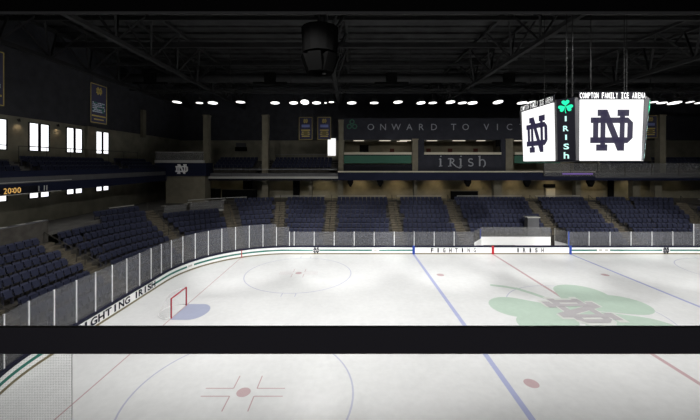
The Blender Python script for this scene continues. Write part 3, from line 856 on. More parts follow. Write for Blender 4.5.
for x0, x1, lab in ((262, 268, 'lower beige column under the far left balcony'), (309, 312, 'narrow beige column on the lower concourse left of the white doorway'), (338, 343, 'lower beige column under the left end of the navy balcony'),
               (414, 417, 'lower beige column under the right end of the green banner'), (494, 502, 'wide lower beige column under the dark banner'), (576, 581, 'lower beige column under the hanging scoreboard'),
               (633, 640, 'lower beige column right of the dark doorway'), (655, 662, 'lower grey column at the right end of the lit concourse')):
    D = 47.0; b = MB(); b.box(px(x0, D), px(x1, D), D, D + .8, ZCON - .01, ZU0 + .01, COLM)
    tag(b.build('pillar_column'), lab, 'column', 'columns of the lower concourse')

# ------------------------------------------------------------ suites
YS = 45.5
S = lambda y: pz(y, YS)
mb = MB()
X0, X1 = px(343, YS), px(600, YS)
mb.box(X0, X1, 49.5, 49.7, ZU1 - .1, 13.4, BEIGE)              # back wall
mb.box(X0, X1, YS + .05, 49.6, S(139.6), S(139.6) + .15, BEIGED)  # ceiling
mb.box(X0, X1, YS + .3, 49.6, S(170) - .3, S(170) - .15, FLOORC)  # floor
for x in (343, 418, 506, 600): mb.box(px(x, YS), px(x, YS) + .15, YS + .3, 49.5, S(171), S(140), BEIGED)
structure(mb, 'suite_shell')
mb = MB(); mb.box(X0, px(640, YS), YS - .1, YS + .3, S(139.8), S(118.3), NAVYW); mb.box(px(640, YS), 60, 53, 53.4, pz(139, 53), pz(116, 53), NAVYW)
structure(mb, 'wall_header')
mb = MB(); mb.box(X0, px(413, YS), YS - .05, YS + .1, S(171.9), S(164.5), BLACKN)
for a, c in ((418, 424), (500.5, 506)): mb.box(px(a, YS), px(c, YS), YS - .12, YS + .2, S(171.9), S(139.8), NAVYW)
structure(mb, 'suite_divider')
def suite_front(x0, x1, m, yb, lab):
    r = thing('suite_banner', (px((x0 + x1) / 2, YS), YS - .08, S(yb)), lab, 'banner'); o_ = tuple(r.location)
    b = MB(); b.box(px(x0, YS), px(x1, YS), YS - .09, YS - .055, S(yb), S(155.6), m); b.build('cloth', r, o_)
    b = MB(); b.box(px(x0, YS), px(x1, YS), YS - .25, YS + .2, S(154.6), S(152.3), LEDGE); b.build('counter_ledge', r, o_)['label'] = 'pale counter ledge'
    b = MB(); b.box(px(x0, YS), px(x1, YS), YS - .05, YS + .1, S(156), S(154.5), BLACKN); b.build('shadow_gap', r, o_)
    return r, o_
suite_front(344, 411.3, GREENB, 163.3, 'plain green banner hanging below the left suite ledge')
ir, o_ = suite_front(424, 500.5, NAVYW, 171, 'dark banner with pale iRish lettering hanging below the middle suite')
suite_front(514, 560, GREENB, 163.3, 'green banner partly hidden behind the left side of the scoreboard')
# uncial style lettering drawn with a broad pen
b = MB()
def stroke(pts, w=.75):
    """pixel-unit pen path on the banner plane"""
    Q = [Vector((px(x, YS), YS - .12, S(y))) for x, y in pts]
    for i in range(len(Q) - 1):
        d = (Q[i + 1] - Q[i]).normalized(); nrm = Vector((d.z, 0, -d.x)) * (w * YS / FP)
        ext = d * (.2 * w * YS / FP)
        b.face([Q[i] - ext - nrm, Q[i + 1] + ext - nrm, Q[i + 1] + ext + nrm, Q[i] - ext + nrm], GREYL)
def arcp(cx, cy, rx, ry, a0, a1, n=8): return [(cx + rx * math.cos(math.radians(a0 + (a1 - a0) * i / n)), cy - ry * math.sin(math.radians(a0 + (a1 - a0) * i / n))) for i in range(n + 1)]
stroke([(440.3, 159), (440.3, 166)]); stroke([(438.9, 159.3), (440.5, 158.6)], .4); stroke([(438.8, 166.2), (442, 165.9)], .4); stroke([(440.2, 156.6), (441, 156)], .6)
stroke([(450.3, 158.6), (450, 166)]); stroke([(447.8, 158.8)] + arcp(450.6, 160.5, 3.0, 2.0, 90, -90), .55); stroke([(451.5, 162.6), (456, 166.6), (459.5, 168), (461, 167)], .55); stroke([(447.8, 166.2), (451.5, 165.9)], .35)
stroke([(460.4, 159), (460.4, 166)]); stroke([(459, 159.3), (460.6, 158.6)], .4); stroke([(459, 166.2), (462, 165.9)], .4); stroke([(460.3, 156.6), (461.1, 156)], .6)
stroke(arcp(470.5, 160.6, 2.2, 1.8, 40, 270, 7), .6); stroke(arcp(470.3, 164.2, 2.4, 1.8, 90, -150, 7), .6)
stroke([(479.4, 156.4), (479.4, 166)]); stroke(arcp(482, 163.2, 2.8, 3.6, 140, 0, 7) + [(484.6, 165), (483, 167)], .6); stroke([(478, 156.6), (480, 156)], .4)
b.build('lettering', ir, o_, fix=False)['label'] = 'pale letters reading iRish'
# big letters on the header
b = MB(); YL = YS - .13
for ch, x in zip('ONWARD', (370.7, 383, 396, 409.2, 421.2, 433.8)): put_letter(b, ch, (px(x, YS), YL, S(130.2)), (1, 0, 0), (0, 0, 1), None, .85, GREYL)
for ch, x in zip('TO', (453.3, 465.3)): put_letter(b, ch, (px(x, YS), YL, S(130.2)), (1, 0, 0), (0, 0, 1), None, .85, GREYL)
for ch, x in zip('VICTORY', (486, 497, 509, 521.5, 534, 546.5, 559)): put_letter(b, ch, (px(x, YS), YL, S(130.2)), (1, 0, 0), (0, 0, 1), None, .85, GREYL)
tag(b.build('wall_lettering', fix=False), 'widely spaced grey letters ONWARD TO VICTORY on the navy header', 'lettering')
b = MB()
for a in (90, 210, 330):
    cxp, czp = px(352, YS) + .42 * math.cos(math.radians(a)), S(125) + .42 * math.sin(math.radians(a))
    for q in range(20):
        pass
    ringp = [(cxp + .36 * math.cos(2 * PI * i / 14), YL, czp + .36 * math.sin(2 * PI * i / 14)) for i in range(15)]
    ringi = [(cxp + .2 * math.cos(2 * PI * i / 14), YL, czp + .2 * math.sin(2 * PI * i / 14)) for i in range(15)]
    b.strip(ringp, ringi, GREENB)
tag(b.build('shamrock_emblem', fix=False), 'small green outlined shamrock left of the grey wall lettering', 'emblem')
# suite ceiling lights
for k, (x0, x1, yD) in enumerate(((353.5, 364, 47), (379.5, 390.5, 47), (400, 411, 46.6), (397, 407, 48.4), (427, 437, 47), (453, 465, 47), (477, 485, 47), (515, 522, 47), (530, 540, 47))):
    b = MB(); b.box(px(x0, yD), px(x1, yD), yD - .15, yD + .25, S(139.6) - .08, S(139.6), PANELE)
    lab = ['first pale ceiling panel above the green banner', 'second pale ceiling panel above the green banner', 'front pale ceiling panel at the right end of the green banner', 'rear pale ceiling panel at the right end of the green banner',
           'pale ceiling panel over the left end of the dark banner', 'pale ceiling panel over the middle of the dark banner', 'pale ceiling panel over the right end of the dark banner', 'pale ceiling panel left of the scoreboard', 'pale ceiling panel hidden by the scoreboard'][k]
    tag(b.build('ceiling_light'), lab, 'ceiling light', 'suite ceiling lights')
for x, w_, h_, lab in ((364, 9, 4, 'dark wall screen in the suite above the green banner'), ):
    D = 49.4; b = MB(); b.box(px(x - w_ / 2, D), px(x + w_ / 2, D), D - .1, D, pz(152, D), pz(152 - h_ - 3, D), BLACK); tag(b.build('wall_television'), lab, 'television')
b = MB(); D = 45.9; b.box(px(496.5, D), px(500.4, D), D, D + .3, pz(146.5, D), pz(139.8, D), BLACK); tag(b.build('wall_speaker'), 'small black box high at the right end of the middle suite', 'speaker')
REDD = mat('poster_red', (0.09, 0.03, 0.02), 0.8)
for x, lab in ((428.5, 'left dark red picture in the middle suite'), (450, 'centre dark red picture in the middle suite'), (475.5, 'right dark red picture in the middle suite'), (392, 'brown red picture in the suite over the green banner')):
    D = 49.4; b = MB(); b.box(px(x - 2.2, D), px(x + 2.2, D), D - .06, D, pz(152.5, D), pz(148.6, D), REDD); tag(b.build('wall_picture'), lab, 'picture')
# white doorway
b = MB(); D = YW - .2; b.box(px(327.8, D), px(335.6, D), D, D + .12, pz(155.6, D), pz(138.4, D), SCREENW)
tag(b.build('lit_panel'), 'narrow upright bright white panel left of the beige column', 'light panel')
mb = MB(); mb.box(px(325.3, D), px(327.2, D), D, D + .3, pz(158, D), pz(138, D), COLM); structure(mb, 'trim_1')
# far-left wall furniture
b = MB(); D = YW - .6; b.box(px(235, D), px(246, D), D, D + .5, pz(151, D), pz(147, D), BLACK); b.box(px(236, D), px(245, D), D, D + .5, pz(147, D), pz(143, D), GREYF)
tag(b.build('wall_unit'), 'dark box unit on the wall above the far left upper seats', 'wall unit')
# doors and screens on lower concourse
D = 49.9
for i, (x0, x1) in enumerate(((607.5, 613.8), )):
    b = MB(); b.box(px(x0, D), px(x1, D), D - .05, D, ZCON, ZU0 - .1, BLACK); tag(b.build('door_1'), kind='structure')
b = MB(); b.box(px(544, D), px(555, D), D - .1, D + .09, pz(187.3, D), pz(184, D), BLACK); tag(b.build('menu_board'), 'black sign board on the concourse wall left of the scoreboard centre', 'sign')
b = MB(); b.box(px(545, D), px(554, D), D - .3, D - .02, ZCON, pz(188.2, D), LEDGE); tag(b.build('service_counter'), 'pale counter block under the black sign board on the concourse', 'counter')
for x0, x1, y0, y1, lab in ((207, 219, 189, 196, 'dark counter at the left of the far concourse'), (222, 256, 190, 196, 'wide dark stand on the far left concourse'), (243, 251, 181, 190, 'dark shelf unit on the far left concourse'), (293, 299, 181, 197, 'dark doorway unit left of the narrow beige column'), (452, 478, 191.5, 196, 'dark bench at the concourse rail below the dark banner')):
    D = 48.2 if x0 != 243 else 49.2; b = MB(); b.box(px(x0, D), px(x1, D), D, D + .7, ZCON, pz(y0, D), BLACK); b.box(px(x0, D) - .04, px(x1, D) + .04, D - .05, D + .75, pz(y0, D), pz(y0, D) + .06, RAILM)
    tag(b.build('concession_unit'), lab, 'counter')
# wedge shaped fixtures under the balcony
for x, lab in ((350.4, 'dark wedge speaker under the left end of the navy balcony'), (380.3, 'dark wedge speaker under the green banner'), (468.5, 'dark wedge speaker under the iRish lettering'), (528, 'dark wedge speaker under the left of the scoreboard'), (592, 'dark wedge speaker under the right end of the navy balcony')):
    D = 44.9; X = px(x, D); z1 = ZU0 - .0; k = D / FP
    r = thing('wedge_speaker', (X, D, z1), lab, 'speaker', 'wedge speakers under the balcony')
    b = MB(); b.prism([(X - 2.9 * k, D, z1), (X + 2.9 * k, D, z1), (X + 2.9 * k, D, z1 - 2.7 * k), (X + .6 * k, D, z1 - 9 * k + .3), (X - .6 * k, D, z1 - 9 * k + .3), (X - 2.9 * k, D, z1 - 2.7 * k)], (0, .6, 0), BLACK); b.build('cabinet', r, (X, D, z1))
    b = MB(); b.box(X - .15, X + .15, D + .1, D + .5, z1 - .02, z1 + .04, RAILM); b.build('bracket', r, (X, D, z1))
# warm lamps under the balcony
def spot(name, loc, target, watt, angle, col, parent=None, size=.15, blend=.6):
    l = bpy.data.lights.new(name, 'SPOT'); l.energy = watt; l.spot_size = math.radians(angle); l.spot_blend = blend; l.color = col; l.shadow_soft_size = size
    o = bpy.data.objects.new(name, l); C.objects.link(o)
    d = Vector(target) - Vector(loc); o.rotation_euler = d.to_track_quat('-Z', 'Y').to_euler(); o.location = loc
    if parent: o.location = Vector(loc) - Vector(parent.location); o.parent = parent
    return o
for k, (x, wt) in enumerate(((205, 6), (235, 6), (283, 6), (323, 40), (360, 45), (398, 45), (437, 45), (480, 45), (518, 45), (556, 40), (600, 45), (640, 45), (685, 8))):
    D = 48.3; X = px(x, D); r = thing('downlight', (X, D, ZU0), 'round warm downlight under the balcony, %s from the left' % ['first', 'second', 'third', 'fourth', 'fifth', 'sixth', 'seventh', 'eighth', 'ninth', 'tenth', 'eleventh', 'twelfth', 'thirteenth'][k], 'ceiling light', 'concourse downlights')
    b = MB(); b.tube((X, D, ZU0 + .02), (X, D, ZU0 - .05), .12, RAILM, 12); b.build('housing', r, (X, D, ZU0))
    b = MB(); b.tube((X, D, ZU0 - .05), (X, D, ZU0 - .055), .09, PANELE, 12); b.build('lens', r, (X, D, ZU0))
    spot('lamp', (X, D, ZU0 - .08), (X, D + 1.6, ZCON + .4), wt * 2.2, 125, (1, .82, .5), r)

# ------------------------------------------------------------ left end windows and wall lamps
n = 1
def window(y0, y1, z0, z1, lower=False):
    global n
    r = bpy.data.objects.new('window_%d' % n, None); C.objects.link(r); r.location = (XW, (y0 + y1) / 2, z0); tag(r, kind='structure'); n += 1
    b = MB(); b.box(XW, XW + .03, y0, y1, z0, z1, WINE); b.build('window_pane', r, tuple(r.location))
    b = MB(); f = .06
    b.box(XW, XW + .1, y0 - f, y0, z0 - f, z1 + f, BLACK); b.box(XW, XW + .1, y1, y1 + f, z0 - f, z1 + f, BLACK)
    b.box(XW, XW + .1, y0, y1, z0 - f, z0, BLACK); b.box(XW, XW + .1, y0, y1, z1, z1 + f, BLACK)
    if not lower: b.box(XW, XW + .1, y0, y1, z0 + .30, z0 + .37, BLACK)
    b.build('window_frame', r, tuple(r.location))
for k in range(-1, 3):
    for a, c in ((28.5, 29.3), (29.53, 30.33)):
        a += 3.76 * k; c += 3.76 * k
        window(a, c, HC + 1.17, HC + 3.52); window(a, c, 6.60, 7.3, True)
for yv, lab in ((27.5, 'warm wall lamp between the two nearest left windows'), (31.2, 'warm wall lamp between the middle left windows'), (35.1, 'warm wall lamp beside the thick left column')):
    r = thing('wall_lamp', (XW + .15, yv, HC + 3.55), lab, 'wall lamp', 'lamps on the left end wall')
    b = MB(); b.tube((XW + .18, yv, HC + 3.5), (XW + .18, yv, HC + 3.75), .1, RAILM, 10, .05); b.build('shade', r, tuple(r.location))
    b = MB(); b.box(XW, XW + .12, yv - .04, yv + .04, HC + 3.6, HC + 3.68, RAILM); b.build('bracket', r, tuple(r.location))
    spot('lamp', (XW + .3, yv, HC + 3.45), (XW + .05, yv, HC + 1.5), 14, 120, (1, .72, .45), r, .05, 1.0)

# ------------------------------------------------------------ hanging banners
def banner(org, ux, wd, hh, lab, name='championship_banner', small=False):
    """org = top left corner seen from the rink"""
    org = Vector(org); ux = Vector(ux); nrm = Vector((ux.y, -ux.x, 0)); uz = Vector((0, 0, 1))
    r = thing(name, tuple(org + ux * wd / 2), lab, 'banner'); o_ = tuple(r.location)
    Q = lambda u, v, off: org + ux * (wd * u) - uz * (hh * v) + nrm * off
    def rc(b, u0, v0, u1, v1, off, m): b.prism([Q(u0, v0, off), Q(u1, v0, off), Q(u1, v1, off), Q(u0, v1, off)], -nrm * .012, m)
    b = MB(); rc(b, 0, 0, 1, 1, 0, BNAVY); b.build('cloth', r, o_)
    b = MB(); e = .03; ev = e * wd / hh
    rc(b, 0, 0, 1, ev, .014, GOLD); rc(b, 0, 1 - ev, 1, 1, .014, GOLD); rc(b, 0, 0, e, 1, .014, GOLD); rc(b, 1 - e, 0, 1, 1, .014, GOLD); b.build('border', r, o_)['label'] = 'dull gold border'
    b = MB(); put_nd(b, Q(.5, .17, .03), ux, uz, hh * .19, GOLD); b.build('monogram', r, o_, fix=False)['label'] = 'gold interlocking N and D'
    b = MB()
    if small:
        rc(b, .2, .33, .8, .45, .014, BBLUE); b.build('blue_patch', r, o_); b = MB()
        for i in range(4):
            v = .55 + .09 * i
            rc(b, .17 + .04 * (i % 2), v, .83 - .04 * (i % 2), v + .05, .014, GOLD)
        rc(b, .35, .6, .65, .8, .017, mat('banner_dull_gold', (.16, .13, .05), .8)); b.build('gold_pattern', r, o_)
    else:
        rnd = random.Random(3)
        for i in range(6):
            v = .46 + .045 * i
            u = .12
            while u < .84:
                w_ = rnd.uniform(.05, .13)
                rc(b, u, v + rnd.uniform(0, .012), min(.88, u + w_), v + .036, .014, BPALE if rnd.random() > .3 else TEAL); u += w_ + .03
        b.build('pale_script', r, o_)
        b = MB(); rc(b, .08, .80, .92, .835, .014, GOLD); rc(b, .2, .89, .8, .92, .014, GOLD); b.build('gold_lines', r, o_)
    b = MB()
    for u in (.1, .9): b.tube(Q(u, 0, 0), Q(u, 0, 0) + uz * (22.0 - Q(u, 0, 0).z), .012, STEEL, 5)
    b.build('cord', r, o_)
PB = -20.0
banner((PB, PB * FP / (90.5 - VX), HC + 6.33), (0, 1, 0), 1.72, 3.08, 'tall navy banner with gold border hanging above the left end windows')
banner((PB, PB * FP / (4 - VX) - 1.72, HC + 6.45), (0, 1, 0), 1.72, 3.10, 'navy banner with gold border cut by the left edge of the picture')
DB_ = 44.0
kk = DB_ / FP
banner((px(299, DB_), DB_, pz(117.2, DB_)), (1, 0, 0), 13.3 * kk, 22.5 * kk, 'left one of two small gold edged banners above the white panel', small=True)
banner((px(317.6, DB_), DB_, pz(117.2, DB_)), (1, 0, 0), 13.3 * kk, 22.5 * kk, 'right one of two small gold edged banners above the white panel', small=True)
banner((px(644, DB_), DB_, pz(115.5, DB_)), (1, 0, 0), 13.3 * kk, 22.5 * kk, 'gold edged banner half hidden behind the right side of the scoreboard', small=True)

# ------------------------------------------------------------ hanging scoreboard
SX, SY = 15.06, 21.85
sb = thing('scoreboard', (SX, SY, 9.7), 'hanging eight sided scoreboard with white screens and green lit corner panels', 'scoreboard'); o_ = tuple(sb.location)
ZB, ZTT = 9.72, 13.22
HB, HT = 2.70, 2.80      # half depth at the bottom and the top
FB, FT = 1.75, 1.80
def oct_loop(z, h, f): return [Vector((SX + x, SY + y, z)) for x, y in ((-f, -h), (f, -h), (h, -f), (h, f), (f, h), (-f, h), (-h, f), (-h, -f))]
b = MB(); b.sweep([oct_loop(ZB - .04, HB - .12, FB - .06), oct_loop(ZTT + .1, HT - .12, FT - .06)], BLACKN); b.build('cabinet', sb, o_)
b = MB(); b.sweep([oct_loop(ZTT + .1, HT - .1, FT), oct_loop(ZTT + .16, HT - .1, FT)], RAILM); b.build('top_plate', sb, o_)
def face_frame(k):
    """k=0 faces the camera, 1 the left end, 2 away, 3 right: local frame on the tilted screen"""
    a = -PI / 2 - k * PI / 2
    nrm = Vector((math.cos(a), math.sin(a), 0)); ux = Vector((-nrm.y, nrm.x, 0))
    return nrm, ux
for k in range(4):
    nrm, ux = face_frame(k)
    c = Vector((SX, SY, 0))
    Q = lambda u, v, off=0.0: c + nrm * (HB + (HT - HB) * v + off) + ux * (u * (FB + (FT - FB) * v)) + Vector((0, 0, ZB + (ZTT - ZB) * v))
    b = MB(); b.prism([Q(-1, 0), Q(1, 0), Q(1, 1), Q(-1, 1)], -nrm * .1, SCREENW); sc_ = b.build('screen', sb, o_); sc_['label'] = 'bright white screen'
    b = MB()
    for poly in ND:
        b.face([Q(x * 1.32, .5 + y * .67, .012) for x, y in poly], SCREENN)
    mo = b.build('monogram', sc_, (0, 0, 0), fix=False); mo['label'] = 'navy interlocking N and D'
    mo.location = (0, 0, 0)
    for v in mo.data.vertices: v.co -= Vector(o_)
    # name above the screen
    b = MB(); s_ = 'COMPTON FAMILY ICE ARENA'; n_ = len(s_)
    for i, ch in enumerate(s_):
        if ch == ' ': continue
        u = -1.02 + 2.04 * (i + .5) / n_
        pos = c + nrm * (HT + .03) + ux * (u * FT * 1.03) + Vector((0, 0, ZTT + .06))
        hh = .33; me = text_mesh(ch, .035)
        put_letter(b, ch, pos, ux, (0, 0, 1), .12 if ch != 'I' else .05, hh, SIGNW, .012)
        wdd = .065
        if ch == 'I':
            for zz in (0.0, hh - .035):
                if ch in 'A' and zz > 0: continue
                if ch == 'L' and zz == 0: continue
                b.face([pos + ux * a_ + Vector((0, 0, z_)) for a_, z_ in ((-wdd, zz), (wdd, zz), (wdd, zz + .035), (-wdd, zz + .035))], SIGNW)
    b.build('name_lettering', sb, o_, fix=False)['label'] = 'white letters COMPTON FAMILY ICE ARENA'
    b = MB(); b.box(0, 0.001, 0, 0.001, 0, 0.001, BLACKN)
    b = MB()
    A0 = c + nrm * (HT - .03) - ux * FT * 1.05 + Vector((0, 0, ZTT + .03)); A1 = c + nrm * (HT - .03) + ux * FT * 1.05 + Vector((0, 0, ZTT + .03))
    b.prism([A0, A1, A1 + Vector((0, 0, .42)), A0 + Vector((0, 0, .42))], -nrm * .04, BLACKN); b.build('name_board', sb, o_)
    # corner panel between this face and the next (clockwise)
    dg = (nrm - ux).normalized(); du = (ux + nrm).normalized()
    cc0 = c + (nrm * (HB + FB) / 2 - ux * (HB + FB) / 2); cc1 = c + (nrm * (HT + FT) / 2 - ux * (HT + FT) / 2)
    def Qc(u, v, off=0.0):
        bul = .04 + .17 * v
        return cc0.lerp(cc1, v) + dg * (bul + off) + du * u + Vector((0, 0, ZB + .02 + (ZTT + .1 - ZB) * v))
    b = MB(); wds = .46
    b.prism([Qc(-wds, 0), Qc(wds, 0), Qc(wds, 1), Qc(-wds, 1)], -dg * .25, BLACKN); pc = b.build('corner_panel', sb, o_)
    b = MB()
    for sgn in (-1, 1):
        b.prism([Qc(sgn * wds, 0, .005), Qc(sgn * (wds + .16), 0, -.12), Qc(sgn * (wds + .16), 1, -.3), Qc(sgn * wds, 1, .005)], -dg * .05, GREYF)
    b.build('corner_fin', sb, o_)['label'] = 'dark grey slanted fin'
    # green clover and upright letters
    b = MB(); cv = .885
    uxq = du; uzq = (Qc(0, 1) - Qc(0, 0)).normalized()
    clover(b, Qc(0, cv - .01, .03), uxq, uzq, .36, NEONG, (90, 205, -25), 262, wid=1.05)
    g = b.build('clover', pc, (0, 0, 0), fix=False); g['label'] = 'glowing green shamrock'
    for v in g.data.vertices: v.co -= Vector(o_)
    b = MB()
    for ch, v, h_, w_ in (('I', .635, .30, .11), ('R', .475, .32, .28), ('I', .335, .30, .11), ('S', .18, .34, .28), ('h', .03, .38, .27)):
        put_letter(b, ch, Qc(0, v, .03), uxq, uzq, w_, h_, NEONW, .02)
    g = b.build('lettering', pc, (0, 0, 0), fix=False); g['label'] = 'pale green lit letters IRISh'
    for v in g.data.vertices: v.co -= Vector(o_)
b = MB()
for dx, dy in ((-2.0, -2.4), (-2.35, -2.4), (-1.3, 1.6), (-1.75, -1.5), (-.5, -1.8), (0.1, .8), (1.1, -2.3), (1.25, -2.3)):
    b.tube((SX + dx, SY + dy, ZTT + .12), (SX + dx, SY + dy, 21.83), .022, mat('hoist_cable', (.03, .03, .03), .9, spec=0), 5)
b.build('hoist_cable', sb, o_)

# ------------------------------------------------------------ roof
ZR, ZC = 21.6, 18.5
mb = MB(); mb.box(XW - .4, 62, -3, YW + .4, ZR + .4, ZR + .7, ROOF)
y = 0
while y < 54: mb.box(XW, 61.8, y, y + .25, ZR + .22, ZR + .42, ROOF); y += 1.5
structure(mb, 'ceiling')
def truss(X, lab):
    r = thing('roof_truss', (X, 24, ZC), lab, 'roof truss', 'roof trusses along the hall'); o_ = tuple(r.location)
    y0, y1 = 3, 53.9; w_ = 1.3
    b = MB()
    b.bar((X, y0, ZC), (X, y1, ZC), .36, STEEL, .3); b.build('bottom_chord', r, o_)
    b = MB()
    for s in (-1, 1): b.bar((X + s * w_, y0, ZR), (X + s * w_, y1, ZR), .25, STEEL)
    b.build('top_chords', r, o_)
    b = MB(); n_ = 12
    for i in range(n_):
        ya = y0 + (y1 - y0) * i / n_; yb = y0 + (y1 - y0) * (i + 1) / n_; ym = (ya + yb) / 2
        for s in (-1, 1):
            b.bar((X, ya, ZC), (X + s * w_, ym, ZR), .13, STEEL); b.bar((X + s * w_, ym, ZR), (X, yb, ZC), .13, STEEL)
        b.bar((X - w_, ym, ZR), (X + w_, ym, ZR), .12, STEEL)
    b.build('web_bars', r, o_)
for X, lab in ((-25.5, 'dark roof truss nearest the left wall'), (-16.9, 'dark roof truss sloping down over the left end boards'), (-1.5, 'dark roof truss above the speaker cluster'), (13.9, 'dark roof truss above the scoreboard'), (29.5, 'dark roof truss right of the scoreboard'), (45, 'dark roof truss furthest right')):
    truss(X, lab)
for D, z, h_, lab in ((26.0, 20.9, .35, 'dark cross beam high above centre ice'), (31.0, 20.6, .45, 'dark cross beam above the far faceoff spots'), (41.5, 18.75, .25, 'dark cross beam just above the row of lamps'), (36.0, 20.3, .3, 'dark cross beam above the far boards')):
    b = MB(); b.box(XW + .1, 61.5, D - .12, D + .12, z - h_ / 2, z + h_ / 2, STEEL)
    tag(b.build('cross_beam'), lab, 'roof beam', 'cross beams of the roof')
# round duct and hanging T shaped heaters
b = MB(); b.tube((XW + .2, 39.5, 19.7), (61, 39.5, 19.7), .55, STEEL, 16); tag(b.build('air_duct'), 'wide round dark duct running across under the roof', 'duct')
for x, lab in ((270, 'dark hanging heater bar left of the speaker cluster'), (391.5, 'dark hanging heater bar right of the speaker cluster'), (509, 'dark hanging heater bar above the scoreboard'), (150, 'dark hanging heater bar furthest left')):
    D = 37.5; X = px(x, D); z0 = pz(83, D); r = thing('hanging_heater', (X, D, z0), lab, 'heater', 'heaters hanging from the roof'); o_ = (X, D, z0)
    b = MB(); b.box(X - 1.9, X + 1.9, D - .15, D + .15, z0 - .08, z0 + .1, BLACK); b.build('reflector_bar', r, o_)
    b = MB(); b.box(X - .6, X + .6, D - .2, D + .2, z0 + .1, pz(73, D), BLACK); b.build('burner_box', r, o_)
    b = MB(); b.tube((X, D, pz(73, D)), (X, D, ZR + .42), .04, STEEL, 6); b.build('hanger', r, o_)
# speaker cluster
D = 20.0; X = px(320, D); z1 = pz(29, D); z0 = pz(54, D)
r = thing('speaker_cluster', (X, D, z0), 'black drum shaped cluster of speakers hanging from the roof', 'speakers'); o_ = (X, D, z0)
b = MB(); b.tube((X, D, z0), (X, D, z1), 1.05, CLUST, 14, 1.12); b.build('drum', r, o_)
for i in range(6):
    a = 2 * PI * i / 6 + .3; cx_, cy_ = X + .75 * math.cos(a), D + .75 * math.sin(a)
    b = MB(); n_ = Vector((math.cos(a), math.sin(a), 0)); tt = Vector((-n_.y, n_.x, 0)); q = Vector((cx_, cy_, z0 - .15))
    b.prism([q - tt * .3 - n_ * .25, q + tt * .3 - n_ * .25, q + tt * .38 + n_ * .35, q - tt * .38 + n_ * .35], (-n_.x * .35, -n_.y * .35, -1.0), CLUST); b.build('speaker_cabinet', r, o_)
b = MB(); b.tube((X + .1, D, z1), (X + .1, D, ZR + .3), .16, STEEL, 8)
b.tube((X + .25, D, z0), (X + .25, D, z0 - 1.2), .12, STEEL, 8); b.build('hanger', r, o_)

# ------------------------------------------------------------ lamps
def arena_lamp(X, Y, z, rad, tilt, yaw, lab, watt, grp, tgt, ztop, ang=110):
    r = thing('arena_lamp', (X, Y, z), lab, 'arena lamp', grp); o_ = (X, Y, z); O = Vector(o_)
    ax = Vector((math.sin(tilt) * math.sin(yaw), -math.sin(tilt) * math.cos(yaw), -math.cos(tilt)))
    b = MB(); b.tube(O - ax * .45, O - ax * .02, rad * .45, STEEL, 16, rad * 1.04); b.build('housing', r, o_)
    b = MB(); b.tube(O - ax * .02, O + ax * .01, rad, LAMPE, 20); b.build('lens', r, o_)
    b = MB(); b.tube(O - ax * .4, (X, Y, ztop), .03, STEEL, 6); b.build('hanger', r, o_)
    spot('lamp', tuple(O + ax * .08), tgt, watt, ang, (1, .99, .975), r, min(rad * .5, .12))
YR, ZL = 34.2, None
rowl = [(177, 4.3, .18, -.6), (199.5, 3.4, .08, 0), (212.8, 4.6, .22, .2), (240.5, 4.4, .10, 0), (275, 4.4, .20, .3), (293.7, 4.2, .28, .4), (304.8, 4.2, .75, 0), (316.6, 4.3, .22, .3), (325.5, 1.2, .5, 0),
        (331.5, 2.6, .10, .3), (351.8, 4.5, .20, .3), (374.2, 4.2, .08, 0), (398, 4.5, .20, .35), (421, 4.3, .28, .3), (432.7, 4.0, .10, .4), (450.5, 4.5, .26, .3), (462.4, 4.2, .16, .5), (472.5, 4.6, .25, 0), (498, 4.8, .38, .3),
        (522, 4.6, .2, .2), (532.5, 5.2, .35, 0), (653.5, 3.6, .08, .3), (662, 4.2, .08, 0), (674.5, 5.6, .25, .1), (690, 3.2, .20, .6), (699.5, 3.6, .12, .2)]
words = ['first', 'second', 'third', 'fourth', 'fifth', 'sixth', 'seventh', 'eighth', 'ninth', 'tenth', 'eleventh', 'twelfth', 'thirteenth', 'fourteenth', 'fifteenth', 'sixteenth', 'seventeenth', 'eighteenth', 'nineteenth']
b = MB(); zl = pz(98.5, YR)
b.box(px(150, YR), px(760, YR), YR - .06, YR + .06, zl + .55, zl + .67, STEEL)
for x in range(170, 740, 60): b.box(px(x, YR), px(x, YR) + .06, YR - .03, YR + .03, zl + .67, ZR + .42, STEEL)
tag(b.build('lighting_pipe'), 'long dark pipe carrying the row of bright lamps', 'pipe')
for k, (x, rp, tl, yw) in enumerate(rowl):
    X = px(x, YR); z = pz(103 if k % 3 else 102.2, YR)
    if k < 19: lab = 'bright round lamp, %s from the left in the roof row' % words[k]
    else: lab = ['bright lamp seen over the left end of the scoreboard', 'larger bright lamp over the left screen of the scoreboard', 'dim slit lamp touching the right edge of the scoreboard', 'slim lamp just right of the scoreboard', 'largest lamp right of the scoreboard', 'tilted lamp near the right edge', 'last lamp cut by the right edge'][k - 19]
    if k == 6: lab = 'fully round bright lamp facing the camera in the roof row'
    arena_lamp(X, YR, z, rp * YR / FP, tl * .55, yw, lab, ROW_W, 'row of lamps over the far boards', (X, YR - 6.5, 0), zl + .6, 76)
for i, X in enumerate((-11, -3, 5, 13, 21, 29, 37)):  # out-of-view lamps added as the light source for the ice
    for j, Y in enumerate((9.0, 15.8)):
        arena_lamp(X, Y, 18.2, .4, .35, PI, 'added fill lamp out of view above the %s side, %s from the left' % (('near', 'centre')[j], words[i]), RINK_W, 'added lamps out of view over the ice', (X + 1.5, (27, 26)[j], 0), ZR + .42, 96)

